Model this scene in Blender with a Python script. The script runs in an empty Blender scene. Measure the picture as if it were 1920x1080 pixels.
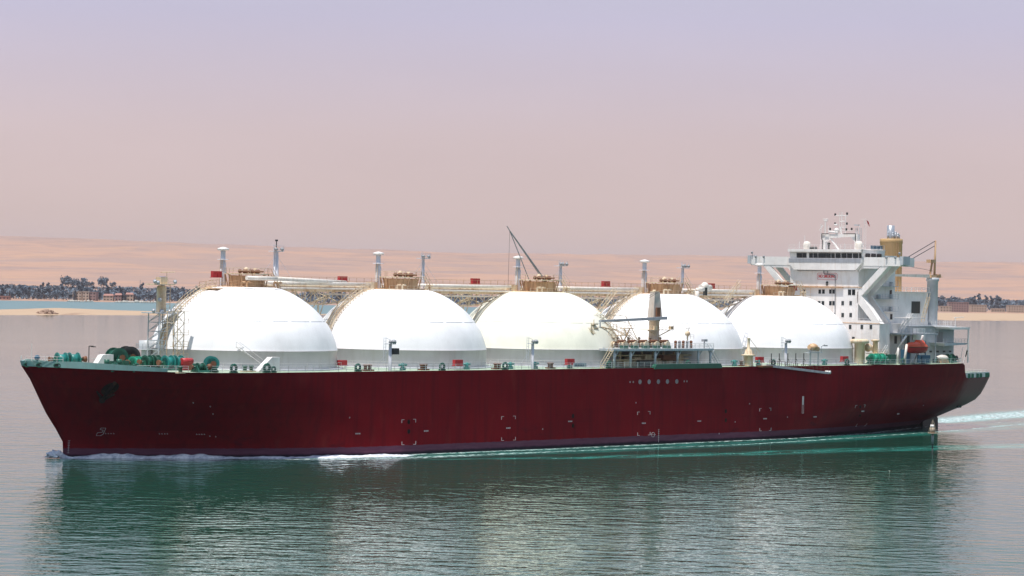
import bpy, bmesh, math, random
from mathutils import Vector, Matrix, noise
R = math.radians
scn = bpy.context.scene
WAVE, HAZE = 0.135, 2.4e-5
C = scn.collection

# ------------------------------------------------------------------ camera
CAM_F, CAM_H, HOR = 4918.0, 33.2, 533.9
cam_d = bpy.data.cameras.new("camera")
cam = bpy.data.objects.new("camera", cam_d); C.objects.link(cam)
cam_d.sensor_width = 36.0; cam_d.lens = 36.0 * CAM_F / 1920.0
cam_d.clip_start = 1.0; cam_d.clip_end = 90000.0
_pitch = -math.atan((540.0 - HOR) / CAM_F)
cam.matrix_world = (Matrix.Translation((0, 0, CAM_H)) @ Matrix.Rotation(R(90) + _pitch, 4, 'X')
                    @ Matrix.Rotation(R(1.09), 4, 'Z'))
scn.camera = cam

# ------------------------------------------------------------------ sky and sun
SUN_EL, SUN_AZ = 74.0, math.degrees(math.atan2(-0.632, -0.775))     # azimuth measured from +Y towards +X
world = bpy.data.worlds.new("World"); scn.world = world; world.use_nodes = True
nt = world.node_tree; nt.nodes.clear()
sky = nt.nodes.new("ShaderNodeTexSky"); sky.sky_type = 'NISHITA'; sky.sun_disc = False
sky.sun_elevation = R(SUN_EL); sky.sun_rotation = R(SUN_AZ); sky.dust_density = 4.0; sky.air_density = 1.2
bg1 = nt.nodes.new("ShaderNodeBackground"); bg1.inputs[1].default_value = 0.085
nt.links.new(sky.outputs[0], bg1.inputs[0])
tc = nt.nodes.new("ShaderNodeTexCoord"); sp = nt.nodes.new("ShaderNodeSeparateXYZ")
nt.links.new(tc.outputs['Generated'], sp.inputs[0])
asn = nt.nodes.new("ShaderNodeMath"); asn.operation = 'ARCSINE'; nt.links.new(sp.outputs['Z'], asn.inputs[0])
dv = nt.nodes.new("ShaderNodeMath"); dv.operation = 'DIVIDE'; dv.inputs[1].default_value = R(40); nt.links.new(asn.outputs[0], dv.inputs[0])
ramp = nt.nodes.new("ShaderNodeValToRGB"); nt.links.new(dv.outputs[0], ramp.inputs[0])
SKY = [(0.0, (.570, .440, .400)), (0.03, (.570, .442, .412)), (0.08, (.535, .432, .445)), (0.145, (.445, .415, .535)),
       (0.30, (.37, .45, .51)), (0.55, (.29, .41, .51)), (1.0, (.21, .31, .50))]
el = ramp.color_ramp.elements
while len(el) < len(SKY): el.new(0.5)
for e, (p, c) in zip(el, SKY): e.position = p; e.color = (*c, 1)
bg2 = nt.nodes.new("ShaderNodeBackground"); bg2.inputs[1].default_value = 1.0
nzs = nt.nodes.new("ShaderNodeTexNoise"); nzs.inputs['Scale'].default_value = 2.2; nzs.inputs['Detail'].default_value = 4
smp = nt.nodes.new("ShaderNodeMapping"); smp.inputs['Scale'].default_value = (1, 1, 5); nt.links.new(tc.outputs['Generated'], smp.inputs[0]); nt.links.new(smp.outputs[0], nzs.inputs['Vector'])
smr = nt.nodes.new("ShaderNodeMapRange"); nt.links.new(nzs.outputs['Fac'], smr.inputs[0]); smr.inputs[1].default_value = .3; smr.inputs[2].default_value = .7; smr.inputs[3].default_value = .93; smr.inputs[4].default_value = 1.05
smx = nt.nodes.new("ShaderNodeMix"); smx.data_type = 'RGBA'; smx.blend_type = 'MULTIPLY'; smx.inputs[0].default_value = 1.0
nt.links.new(ramp.outputs[0], smx.inputs[6]); nt.links.new(smr.outputs[0], smx.inputs[7]); nt.links.new(smx.outputs[2], bg2.inputs[0])
mixw = nt.nodes.new("ShaderNodeMixShader"); mixw.inputs[0].default_value = 0.9
nt.links.new(bg1.outputs[0], mixw.inputs[1]); nt.links.new(bg2.outputs[0], mixw.inputs[2])
wo = nt.nodes.new("ShaderNodeOutputWorld"); nt.links.new(mixw.outputs[0], wo.inputs[0])

sun_d = bpy.data.lights.new("sun", 'SUN'); sun = bpy.data.objects.new("sun", sun_d); C.objects.link(sun)
sun_d.energy = 3.9; sun_d.angle = R(0.6); sun_d.color = (1.0, 0.95, 0.88)
_a, _e = R(SUN_AZ), R(SUN_EL)
sdir = Vector((math.sin(_a) * math.cos(_e), math.cos(_a) * math.cos(_e), math.sin(_e)))
sun.rotation_euler = sdir.to_track_quat('Z', 'Y').to_euler(); sun.location = sdir * 400

vs = scn.view_settings; vs.view_transform = 'Standard'; vs.look = 'None'; vs.gamma = 1.0; vs.exposure = 0.45
scn.cycles.max_bounces = 6; scn.cycles.volume_bounces = 0
scn.cycles.caustics_reflective = False; scn.cycles.caustics_refractive = False

# ------------------------------------------------------------------ materials
def new_mat(name):
    m = bpy.data.materials.new(name); m.use_nodes = True
    n = m.node_tree; b = n.nodes['Principled BSDF']; return m, n, b
def N(n, t, **k):
    x = n.nodes.new(t)
    for a, v in k.items(): setattr(x, a, v)
    return x
def mixc(n, fac, a, b, blend='MIX'):
    m = N(n, "ShaderNodeMix", data_type='RGBA', blend_type=blend)
    for i, v in ((0, fac), (6, a), (7, b)):
        if isinstance(v, bpy.types.NodeSocket): n.links.new(v, m.inputs[i])
        elif i == 0: m.inputs[0].default_value = v
        else: m.inputs[i].default_value = (*v, 1)
    return m.outputs[2]
def math_(n, op, a, b=None, c=None, clamp=False):
    m = N(n, "ShaderNodeMath", operation=op); m.use_clamp = clamp
    for i, v in enumerate((a, b, c)):
        if v is None: continue
        if isinstance(v, bpy.types.NodeSocket): n.links.new(v, m.inputs[i])
        else: m.inputs[i].default_value = v
    return m.outputs[0]
def nz(n, scale, detail=3, vec=None, stretch=None, rough=.55):
    t = N(n, "ShaderNodeTexNoise"); t.inputs['Scale'].default_value = scale
    t.inputs['Detail'].default_value = detail; t.inputs['Roughness'].default_value = rough
    if vec is None: vec = N(n, "ShaderNodeTexCoord").outputs['Object']
    if stretch:
        mp = N(n, "ShaderNodeMapping"); mp.inputs['Scale'].default_value = stretch
        n.links.new(vec, mp.inputs[0]); vec = mp.outputs[0]
    n.links.new(vec, t.inputs['Vector']); return t.outputs['Fac']
def rmp(n, fac, lo, hi):
    m = N(n, "ShaderNodeMapRange"); n.links.new(fac, m.inputs[0])
    m.inputs[1].default_value = lo; m.inputs[2].default_value = hi; return m.outputs[0]
def paint(name, col, rough=.5, dirt=(.25, .12, .05), amt=.35, scale=.6, lo=.5, hi=.75, metal=0.0):
    m, n, b = new_mat(name)
    var = nz(n, scale, 4)
    base = mixc(n, rmp(n, var, .3, .7), tuple(c * .88 for c in col), tuple(min(1, c * 1.06) for c in col))
    st = nz(n, 1.0, 4, stretch=(1.3, 1.3, .18))
    f = math_(n, 'MULTIPLY', rmp(n, st, lo, hi), amt)
    n.links.new(mixc(n, f, base, dirt), b.inputs['Base Color'])
    b.inputs['Roughness'].default_value = rough; b.inputs['Metallic'].default_value = metal
    return m
M = {}
M['creamdome'] = paint('cream_white_tank_paint', (.86, .84, .71), .45, (.60, .56, .46), .2, .15, .52, .8)
M['mast'] = paint('pale_lilac_grey_paint', (.66, .65, .70), .5, (.40, .30, .22), .35)
M['black'] = paint('black_recess', (.012, .004, .005), 1.0)
M['beige'] = paint('beige_crane_paint', (.60, .52, .46), .5, (.35, .22, .12), .4)
M['dome'] = paint('white_tank_paint', (.86, .85, .86), .45, (.60, .56, .54), .2, .15, .52, .8)
M['skirt'] = paint('grey_white_skirt_paint', (.58, .55, .56), .55, (.42, .38, .34), .4, .2, .5, .8)
M['white'] = paint('white_ship_paint', (.80, .765, .745), .5, (.48, .33, .22), .35, .4, .52, .78)
M['bulwark'] = paint('grey_green_bulwark_paint', (.27, .45, .43), .5, (.25, .2, .15), .3)
M['wgrey'] = paint('pale_grey_paint', (.46, .49, .52), .5, (.35, .25, .18), .3)
M['tan'] = paint('rusty_tan_paint', (.62, .40, .23), .6, (.26, .12, .05), .8, .8, .45, .7)
M['cream'] = paint('cream_paint', (.72, .60, .43), .6, (.40, .20, .08), .7, .8, .45, .7)
M['pipe'] = paint('white_pipe_paint', (.76, .70, .63), .45, (.45, .3, .18), .45)
M['green'] = paint('dark_green_paint', (.012, .10, .065), .45, (.02, .03, .02), .5)
M['teal'] = paint('teal_green_paint', (.02, .22, .20), .4, (.02, .06, .05), .4)
M['lgreen'] = paint('bright_green_paint', (.03, .36, .23), .4, (.02, .10, .07), .3)
M['deck'] = paint('pale_green_deck_paint', (.33, .42, .32), .7, (.20, .17, .10), .5, .3)
M['red'] = paint('red_locker_paint', (.45, .025, .03), .5, (.2, .02, .02), .4)
M['orange'] = paint('orange_lifeboat_paint', (.72, .075, .012), .4, (.3, .03, .01), .5, 1.5)
M['dark'] = paint('dark_machinery_paint', (.03, .035, .035), .5, (.06, .04, .02), .5)
M['rust'] = paint('rusty_brown_metal', (.19, .075, .035), .7, (.08, .03, .02), .6)
M['funnel'] = paint('mustard_funnel_paint', (.52, .33, .15), .5, (.25, .15, .08), .5, .3)
M['steel'] = paint('brushed_steel', (.42, .44, .48), .35, (.15, .15, .15), .4, metal=.4)
M['blue'] = paint('blue_tarpaulin', (.02, .09, .16), .7, (.01, .03, .05), .4)
M['grey'] = paint('mid_grey_paint', (.30, .31, .33), .5, (.18, .13, .10), .5)
M['beacon'] = paint('faded_beacon_paint', (.34, .27, .20), .6, (.14, .09, .05), .7, 2)
M['mark'] = paint('white_hull_marking', (.52, .46, .48), .6, (.35, .1, .1), .4)
M['redmark'] = paint('red_lettering', (.62, .06, .07), .5, (.6, .3, .25), .3)
m, n, b = new_mat('dark_window_glass'); b.inputs['Base Color'].default_value = (.012, .02, .025, 1); b.inputs['Roughness'].default_value = .08
M['glass'] = m

# hull: dark red topsides over a worn purple boot-topping band
m, n, b = new_mat('dark_red_hull_paint'); M['hull'] = m
tcn = N(n, "ShaderNodeTexCoord"); ob = tcn.outputs['Object']; sx = N(n, "ShaderNodeSeparateXYZ"); n.links.new(ob, sx.inputs[0])
br = N(n, "ShaderNodeTexBrick"); br.inputs['Scale'].default_value = 1.0
cmb = N(n, "ShaderNodeCombineXYZ"); n.links.new(sx.outputs['X'], cmb.inputs[0]); n.links.new(sx.outputs['Z'], cmb.inputs[1])
n.links.new(cmb.outputs[0], br.inputs['Vector'])
br.inputs['Brick Width'].default_value = 11.5; br.inputs['Row Height'].default_value = 2.6; br.inputs['Mortar Size'].default_value = .035
br.inputs['Color1'].default_value = (.120, .0032, .0080, 1); br.inputs['Color2'].default_value = (.158, .0036, .0090, 1)
br.inputs['Mortar'].default_value = (.088, .003, .007, 1)
big = nz(n, .03, 4, ob, (1, 1, 1.6)); strk = nz(n, 1.0, 4, ob, (.9, .9, .05))
c1 = mixc(n, rmp(n, big, .35, .7), br.outputs['Color'], (.205, .0050, .010))
c1 = mixc(n, math_(n, 'MULTIPLY', rmp(n, strk, .48, .72), .45), c1, (.060, .004, .009))
c1 = mixc(n, math_(n, 'MULTIPLY', rmp(n, nz(n, 1.0, 5, ob, (.35, .35, .10)), .58, .74), .22), c1, (.26, .045, .035))
# scraped dark fender patches low on the side
sc = nz(n, .12, 5, ob, (1, 1, 3.2), .65)
# greyer red mixed in over the stern counter
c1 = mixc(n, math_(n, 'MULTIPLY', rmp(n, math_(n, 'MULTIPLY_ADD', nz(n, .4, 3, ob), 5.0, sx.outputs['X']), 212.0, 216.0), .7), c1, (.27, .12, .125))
low = math_(n, 'MULTIPLY', rmp(n, sx.outputs['Z'], 5.6, 2.6), rmp(n, sc, .60, .70))
c1 = mixc(n, math_(n, 'MULTIPLY', low, .7), c1, (.028, .006, .014))
wob = math_(n, 'MULTIPLY_ADD', nz(n, .8, 4, ob, (1, 1, 0)), .35, sx.outputs['Z'])
boot = rmp(n, wob, 1.98, 1.90)
bt = mixc(n, nz(n, .9, 5, ob, (.35, .35, 2.5)), (.075, .020, .042), (.16, .065, .10))
weed = rmp(n, wob, .95, .55)
bt = mixc(n, weed, bt, (.018, .012, .022))
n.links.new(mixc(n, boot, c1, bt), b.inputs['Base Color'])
b.inputs['Roughness'].default_value = .42
b.inputs['Specular IOR Level'].default_value = .04
bp = N(n, "ShaderNodeBump"); bp.inputs['Strength'].default_value = .25; bp.inputs['Distance'].default_value = .12
n.links.new(nz(n, .35, 2, ob), bp.inputs['Height']); n.links.new(bp.outputs[0], b.inputs['Normal'])

# ------------------------------------------------------------------ ship frame:  s aft, t to port, z up
TH, SX0, SY0 = R(45.48), -51.7, 508.1
def world_of(s, t, z=0.0):
    return Vector((SX0 + s * math.sin(TH) + t * math.cos(TH), SY0 + s * math.cos(TH) - t * math.sin(TH), z))
def V(s, t, z): return Vector((s, -t, z))
def column_s(px, t):
    """distance aft at which the sight line through column px meets the fore-and-aft plane t"""
    lo, hi = -60.0, 320.0
    for _ in range(40):
        mid = (lo + hi) / 2; w = world_of(mid, t)
        x = 960 + CAM_F * w.x / w.y - (CAM_H - 17) / w.y * CAM_F * math.sin(R(1.09))
        if x < px: lo = mid
        else: hi = mid
    return mid

class MB:
    """collects shapes, then links them as one mesh object"""
    def __init__(self): self.bm = bmesh.new(); self.mi = 0
    def face(self, pts):
        try:
            f = self.bm.faces.new([self.bm.verts.new(p) for p in pts]); f.material_index = self.mi; return f
        except ValueError: pass
    def hexa(self, p):
        v = [self.bm.verts.new(q) for q in p]
        for i in ((0, 3, 2, 1), (4, 5, 6, 7), (0, 1, 5, 4), (1, 2, 6, 5), (2, 3, 7, 6), (3, 0, 4, 7)):
            f = self.bm.faces.new([v[k] for k in i]); f.material_index = self.mi
        return self
    def box(self, s0, s1, t0, t1, z0, z1):
        return self.hexa([V(s0, t0, z0), V(s1, t0, z0), V(s1, t1, z0), V(s0, t1, z0), V(s0, t0, z1), V(s1, t0, z1), V(s1, t1, z1), V(s0, t1, z1)])
    def prism(self, poly, axis, a, b):
        """poly: 2-D points; axis 's': points (t,z); axis 't': (s,z); axis 'z': (s,t)"""
        def P(p, h): return V(h, p[0], p[1]) if axis == 's' else (V(p[0], h, p[1]) if axis == 't' else V(p[0], p[1], h))
        A = [self.bm.verts.new(P(p, a)) for p in poly]; B = [self.bm.verts.new(P(p, b)) for p in poly]
        for f in ([A[::-1], B] + [[A[i], A[(i + 1) % len(poly)], B[(i + 1) % len(poly)], B[i]] for i in range(len(poly))]):
            try: self.bm.faces.new(f).material_index = self.mi
            except ValueError: pass
        return self
    def tube(self, p, q, r, n=8, r2=None, raw=False, cap=True):
        p = Vector(p) if raw else V(*p); q = Vector(q) if raw else V(*q); r2 = r if r2 is None else r2
        d = (q - p)
        if d.length < 1e-6: return self
        d.normalize(); a = d.orthogonal().normalized(); b_ = d.cross(a)
        A, B = [], []
        for i in range(n):
            c_, s_ = math.cos(2 * math.pi * i / n), math.sin(2 * math.pi * i / n)
            A.append(self.bm.verts.new(p + (a * c_ + b_ * s_) * r)); B.append(self.bm.verts.new(q + (a * c_ + b_ * s_) * r2))
        for i in range(n):
            f = self.bm.faces.new([A[i], A[(i + 1) % n], B[(i + 1) % n], B[i]]); f.material_index = self.mi; f.smooth = n > 6
        if cap:
            self.bm.faces.new(A[::-1]).material_index = self.mi; self.bm.faces.new(B).material_index = self.mi
        return self
    def path(self, pts, r, n=6):
        for a, b_ in zip(pts, pts[1:]): self.tube(a, b_, r, n)
        return self
    def lathe(self, c, prof, n=24, smooth=True):
        """prof: (radius, z) upward, axis vertical through c=(s,t)"""
        rings = []
        for r, z in prof:
            if r < 1e-4: rings.append([self.bm.verts.new(V(c[0], c[1], z))])
            else: rings.append([self.bm.verts.new(V(c[0] + r * math.cos(2 * math.pi * i / n), c[1] + r * math.sin(2 * math.pi * i / n), z)) for i in range(n)])
        for A, B in zip(rings, rings[1:]):
            for i in range(n):
                j = (i + 1) % n
                vv = [A[i % len(A)], A[j % len(A)], B[j % len(B)], B[i % len(B)]]
                u = []
                for x in vv:
                    if x not in u: u.append(x)
                if len(u) > 2:
                    try: f = self.bm.faces.new(u); f.smooth = smooth; f.material_index = self.mi
                    except ValueError: pass
        return self
    def ball(self, c, r, n=10, sc=(1, 1, 1)):
        ks = 6
        prof = [(r * math.sin(math.pi * k / ks) * sc[0], c[2] - r * math.cos(math.pi * k / ks) * sc[2]) for k in range(ks + 1)]
        return self.lathe((c[0], c[1]), prof, n)
    def rail(self, pts, h=1.1, step=2.0, r=.045, bars=3, n=4):
        """posts and rails along a polyline of (s,t,z)"""
        for a, b_ in zip(pts, pts[1:]):
            a_, b2 = Vector(a), Vector(b_); L = (b2 - a_).length; k = max(1, round(L / step))
            for i in range(k + 1):
                p = a_.lerp(b2, i / k); self.tube(p, p + Vector((0, 0, h)), r, n)
            for j in range(bars):
                z = Vector((0, 0, h * (j + 1) / bars)); self.tube(a_ + z, b2 + z, r * .85, n)
        return self
    def stair(self, a, b_, w=.8, dirn='t', rail=True):
        """inclined ladder from a to b, treads across dirn"""
        a, b_ = Vector(a), Vector(b_); o = Vector((0, w, 0)) if dirn == 't' else Vector((w, 0, 0))
        for k in (0, 1):
            self.tube(a + o * k, b_ + o * k, .09, 4)
            if rail: self.tube(a + o * k + Vector((0, 0, 1)), b_ + o * k + Vector((0, 0, 1)), .05, 4)
        n_ = max(2, int((b_ - a).length / .6))
        for i in range(n_ + 1):
            p = a.lerp(b_, i / n_); self.tube(p, p + o, .06, 4)
            if rail and i % 3 == 0: self.tube(p, p + Vector((0, 0, 1)), .05, 4)
        return self
    def build(self, name, mats, parent=None, recalc=True):
        if recalc: bmesh.ops.recalc_face_normals(self.bm, faces=self.bm.faces[:])
        me = bpy.data.meshes.new(name); self.bm.to_mesh(me); self.bm.free()
        for k in (mats if isinstance(mats, (list, tuple)) else [mats]): me.materials.append(M[k] if isinstance(k, str) else k)
        o = bpy.data.objects.new(name, me); C.objects.link(o)
        if parent is not None: o.parent = parent
        return o
def tag(o, label=None, cat=None, group=None, kind=None):
    for k, v in (('label', label), ('category', cat), ('group', group), ('kind', kind)):
        if v: o[k] = v
    return o
def empty(name, loc=(0, 0, 0), rz=0.0, parent=None):
    o = bpy.data.objects.new(name, None); C.objects.link(o); o.location = loc; o.rotation_euler = (0, 0, rz)
    if parent is not None: o.parent = parent
    return o
def kids(o): return [c for c in C.objects if c.parent is o]
def copy_tree(o, parent=None, loc=None):
    c = o.copy(); C.objects.link(c)
    if parent is not None: c.parent = parent
    if loc is not None: c.location = loc
    for k in kids(o): copy_tree(k, c)
    return c
# ------------------------------------------------------------------ water
m, n, b = new_mat('green_sea_water'); M['water'] = m
tcn = N(n, "ShaderNodeTexCoord"); ob = tcn.outputs['Object']
# ship-aligned coordinates: X = distance aft of the first tank, Y = distance to port
mp = N(n, "ShaderNodeMapping"); mp.vector_type = 'TEXTURE'
mp.inputs['Location'].default_value = (SX0, SY0, 0); mp.inputs['Rotation'].default_value = (0, 0, R(90) - TH)
n.links.new(ob, mp.inputs[0]); sv = N(n, "ShaderNodeSeparateXYZ"); n.links.new(mp.outputs[0], sv.inputs[0])
sS = sv.outputs['X']; sT = math_(n, 'MULTIPLY', sv.outputs['Y'], -1.0)
def band(center_pts, width_pts, soft=.5):
    """mask round a line t=c(s) of half width w(s)"""
    def curve(pts):
        mr = N(n, "ShaderNodeMapRange"); n.links.new(sS, mr.inputs[0]); lo, hi = pts[0][0], pts[-1][0]
        mr.inputs[1].default_value = lo; mr.inputs[2].default_value = hi
        fc = N(n, "ShaderNodeFloatCurve"); n.links.new(mr.outputs[0], fc.inputs['Value'])
        cv = fc.mapping.curves[0]; mn = min(p[1] for p in pts); mx = max(p[1] for p in pts) + 1e-3
        P = [((s - lo) / (hi - lo), (v - mn) / (mx - mn)) for s, v in pts]
        cv.points[0].location = P[0]; cv.points[-1].location = P[-1]
        for p in P[1:-1]: cv.points.new(*p)
        for p in cv.points: p.handle_type = 'VECTOR'
        fc.mapping.update()
        return math_(n, 'MULTIPLY_ADD', fc.outputs[0], mx - mn, mn)
    c = curve(center_pts); w = curve(width_pts)
    d = math_(n, 'ABSOLUTE', math_(n, 'SUBTRACT', sT, c))
    return math_(n, 'SUBTRACT', 1.0, math_(n, 'DIVIDE', d, w), clamp=True)
fn = nz(n, .35, 6, mp.outputs[0], (.28, 1.0, 1), .65)
fn2 = nz(n, 1.6, 5, mp.outputs[0], (.35, 1, 1), .7)
# churned water lying along the hull, a turquoise outer streak, and the wake astern
b1 = band([(-42, 1), (-20, 13.5), (-10, 20.5), (2, 27.5), (12, 29.5), (26, 31), (60, 31), (110, 34), (150, 30), (200, 22), (240, 13), (300, -2)], [(-42, .01), (-20, .4), (-12, 2.6), (0, 4.2), (12, 4.6), (30, 3.2), (60, 1.6), (150, 1.2), (205, 1.4), (240, 1.5), (300, .4)])
b1b = band([(-42, 1), (6, 23.5), (60, 25), (140, 24.2), (170, 20), (205, 9), (240, 4)], [(-42, .01), (0, 1.6), (20, 2.4), (60, 2.4), (150, 1.3), (205, 2), (240, .4)])
b2 = band([(12, 35), (31, 41), (47, 47), (67, 50.3), (86, 54.5), (116, 58), (160, 67), (420, 125)], [(12, .1), (30, 3.0), (47, 4.6), (86, 6.0), (160, 8.5), (420, 12)])
b3 = band([(205, 0), (262, -14), (294, -21), (420, -48), (700, -110)], [(205, 4), (240, 11), (300, 15), (420, 18), (700, 22)])
b4 = band([(-42, 1), (-20, 12), (6, 26), (60, 30), (140, 31), (205, 20), (260, 12)], [(-42, .01), (-22, .3), (6, 6), (60, 9), (140, 8), (205, 9), (260, 12)])
tur = math_(n, 'MULTIPLY', rmp(n, b2, 0.0, .45), rmp(n, fn, .38, .60))
tur2 = math_(n, 'MULTIPLY', math_(n, 'MAXIMUM', rmp(n, b3, 0, .5), math_(n, 'MULTIPLY', rmp(n, b4, 0, .5), .7)), rmp(n, fn, .30, .60))
tur = math_(n, 'MAXIMUM', tur, tur2, clamp=True)
foam = math_(n, 'MULTIPLY', rmp(n, math_(n, 'MAXIMUM', b1, b1b), 0.05, .7), rmp(n, fn2, .46, .60))
foam3 = math_(n, 'MULTIPLY', rmp(n, b3, .25, .7), rmp(n, fn2, .44, .60))
foam2 = math_(n, 'MULTIPLY', rmp(n, b2, .55, .9), rmp(n, fn2, .60, .68))
foam = math_(n, 'MULTIPLY', foam, math_(n, 'MULTIPLY_ADD', rmp(n, fn, .36, .56), .75, .25))
foam = math_(n, 'MAXIMUM', foam, math_(n, 'MAXIMUM', foam3, foam2), clamp=True)
foam = math_(n, 'MULTIPLY', foam, math_(n, 'MULTIPLY', rmp(n, sS, -41.8, -40.5), .9))
tur = math_(n, 'MULTIPLY', tur, rmp(n, sS, -41.8, -40.5))
body = mixc(n, nz(n, .006, 3, ob), (.004, .056, .037), (.008, .072, .048))
wsep = N(n, "ShaderNodeSeparateXYZ"); n.links.new(ob, wsep.inputs[0])
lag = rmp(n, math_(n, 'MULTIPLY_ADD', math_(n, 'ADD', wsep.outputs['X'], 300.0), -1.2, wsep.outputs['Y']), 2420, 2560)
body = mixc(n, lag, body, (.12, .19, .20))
body = mixc(n, math_(n, 'MULTIPLY', tur, .9), body, (.04, .36, .29))
body = mixc(n, foam, body, (.78, .82, .84))
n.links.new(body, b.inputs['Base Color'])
dist = N(n, "ShaderNodeVectorMath", operation='LENGTH'); n.links.new(ob, dist.inputs[0])
n.links.new(math_(n, 'ADD', math_(n, 'MULTIPLY_ADD', foam, .6, .03), math_(n, 'MULTIPLY_ADD', lag, .32, math_(n, 'MULTIPLY', rmp(n, dist.outputs['Value'], 500, 1600), .06))), b.inputs['Roughness']); b.inputs['IOR'].default_value = 1.333
n.links.new(math_(n, 'MULTIPLY_ADD', math_(n, 'MAXIMUM', math_(n, 'MULTIPLY', tur, .6), foam), -.45, .5), b.inputs['Specular IOR Level'])
# ripples: wind patches make them rougher and calmer
patch = rmp(n, nz(n, .011, 3, ob, (1, .6, 1)), .36, .66)
near = N(n, "ShaderNodeMapRange"); n.links.new(dist.outputs['Value'], near.inputs[0])
for i, v in ((1, 330), (2, 1500), (3, 1.0), (4, .10)): near.inputs[i].default_value = v
rot = N(n, "ShaderNodeMapping"); rot.inputs['Rotation'].default_value = (0, 0, R(14)); rot.inputs['Scale'].default_value = (.68, 1.0, 1)
n.links.new(ob, rot.inputs[0])
h = math_(n, 'MULTIPLY', nz(n, .40, 3, rot.outputs[0], None, .5), 1.9)
h = math_(n, 'MULTIPLY_ADD', nz(n, .10, 2, rot.outputs[0]), 2.2, h)
h = math_(n, 'MULTIPLY_ADD', nz(n, 1.1, 2, ob, None, .5), .30, h)
h = math_(n, 'MULTIPLY', h, math_(n, 'MULTIPLY', math_(n, 'MULTIPLY_ADD', patch, .65, .45), near.outputs[0]))
bp = N(n, "ShaderNodeBump"); bp.inputs['Strength'].default_value = 1.0; bp.inputs['Distance'].default_value = WAVE
n.links.new(h, bp.inputs['Height']); n.links.new(bp.outputs[0], b.inputs['Normal'])
w = MB(); k = 15000
w.face([Vector((-k, -120, 0)), Vector((k, -120, 0)), Vector((k, 31000, 0)), Vector((-k, 31000, 0))])
tag(w.build('water', 'water'), kind='structure')

# bow wave: raised crests of white water along the forward waterline
def foam_mat():
    m, n, b = new_mat('white_foam')
    f = nz(n, 1.2, 5, None, (.5, 1, 1), .7)
    n.links.new(mixc(n, rmp(n, f, .35, .6), (.34, .37, .48), (.86, .87, .93)), b.inputs['Base Color'])
    b.inputs['Roughness'].default_value = .7; return m
M['foam'] = foam_mat()

# ------------------------------------------------------------------ land
def at(px, py, z=0.0):
    """the point of height z seen at pixel (px,py) of the 1920x1080 picture"""
    a, b_ = px - 960, py - HOR; c, s_ = math.cos(R(1.09)), math.sin(R(1.09))
    u = (a * c + b_ * s_) / CAM_F; v = -(-a * s_ + b_ * c) / CAM_F
    Y = (z - CAM_H) / v; return Vector((u * Y, Y, z))
def atY(px, Y, z=0.0): return Vector(((px - 960) / CAM_F * Y, Y, z))
def shore_y(u):
    """distance of the far shore at lateral fraction u=(x/y)"""
    pts = [(-.30, 3350), (-.195, 3430), (-.13, 3500), (0, 3800), (.13, 4250), (.2, 4500), (.30, 4700)]
    for (a, A), (b_, B) in zip(pts, pts[1:]):
        if u <= b_: return A + (B - A) * max(0, min(1, (u - a) / (b_ - a)))
    return pts[-1][1]
def land_h(x, y):
    u = x / y; d = y - shore_y(u)
    if d < 0: return max(-3.0, d * .02)
    p = [(0, 0), (25, 1.2), (300, 3.0), (900, 11), (2200, 27), (4000, 46), (5200, 74), (7000, 120), (8600, 180), (9400, 196), (10500, 170), (14000, 60), (26000, 0)]
    z = 0
    for (a, A), (b_, B) in zip(p, p[1:]):
        if d <= b_: z = A + (B - A) * (d - a) / (b_ - a); break
    k = min(1, d / 4000)
    n1 = noise.fractal(Vector((x / 2600, y / 1700, 1.3)), .9, 2.1, 5)
    n2 = noise.fractal(Vector((x / 700, y / 420, 7.3)), .8, 2.1, 5)
    n3 = noise.ridged_multi_fractal(Vector((x / 1300, y / 900, 3.3)), 1.0, 2.1, 5, 1.0, 2.0) if d > 2500 else 0
    left = max(0, min(1, (-u - .10) / .09))
    z += k * (n1 * 16 + n2 * 7 + (n3 - 1) * 10) * min(1, z / 60 + .12) + left * 16 * max(0, min(1, (d - 6500) / 2000))
    return z
gb = bmesh.new(); NU, ND = 260, 190; rows = []
for j in range(ND + 1):
    q = j / ND; dd = -60 + 26000 * q ** 2.4
    row = []
    for i in range(NU + 1):
        u = -.30 + .60 * i / NU; y = shore_y(u) + dd; x = u * y
        row.append(gb.verts.new((x, y, land_h(x, y))))
    rows.append(row)
for j in range(ND):
    for i in range(NU):
        f = gb.faces.new((rows[j][i], rows[j][i + 1], rows[j + 1][i + 1], rows[j + 1][i])); f.smooth = True
me = bpy.data.meshes.new('desert_hills'); gb.to_mesh(me); gb.free()
m, n, b = new_mat('peach_desert_sand'); M['desert'] = m
ob = N(n, "ShaderNodeTexCoord").outputs['Object']; sz = N(n, "ShaderNodeSeparateXYZ"); n.links.new(ob, sz.inputs[0])
a1 = nz(n, .0013, 7, ob, (.8, .8, 2.2), .68); a2 = nz(n, .006, 6, ob, (.7, .8, 3.5), .65)
col = mixc(n, rmp(n, a1, .44, .56), (.40, .245, .175), (.325, .220, .180))
col = mixc(n, math_(n, 'MULTIPLY', rmp(n, a2, .50, .66), .5), col, (.225, .165, .155))
col = mixc(n, math_(n, 'MULTIPLY', rmp(n, nz(n, .004, 4, ob), .55, .7), .5), col, (.45, .27, .165))
n.links.new(col, b.inputs['Base Color']); b.inputs['Roughness'].default_value = .95; b.inputs['Specular IOR Level'].default_value = .1
me.materials.append(m); o = bpy.data.objects.new('desert_hills', me); C.objects.link(o); tag(o, kind='structure')

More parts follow.
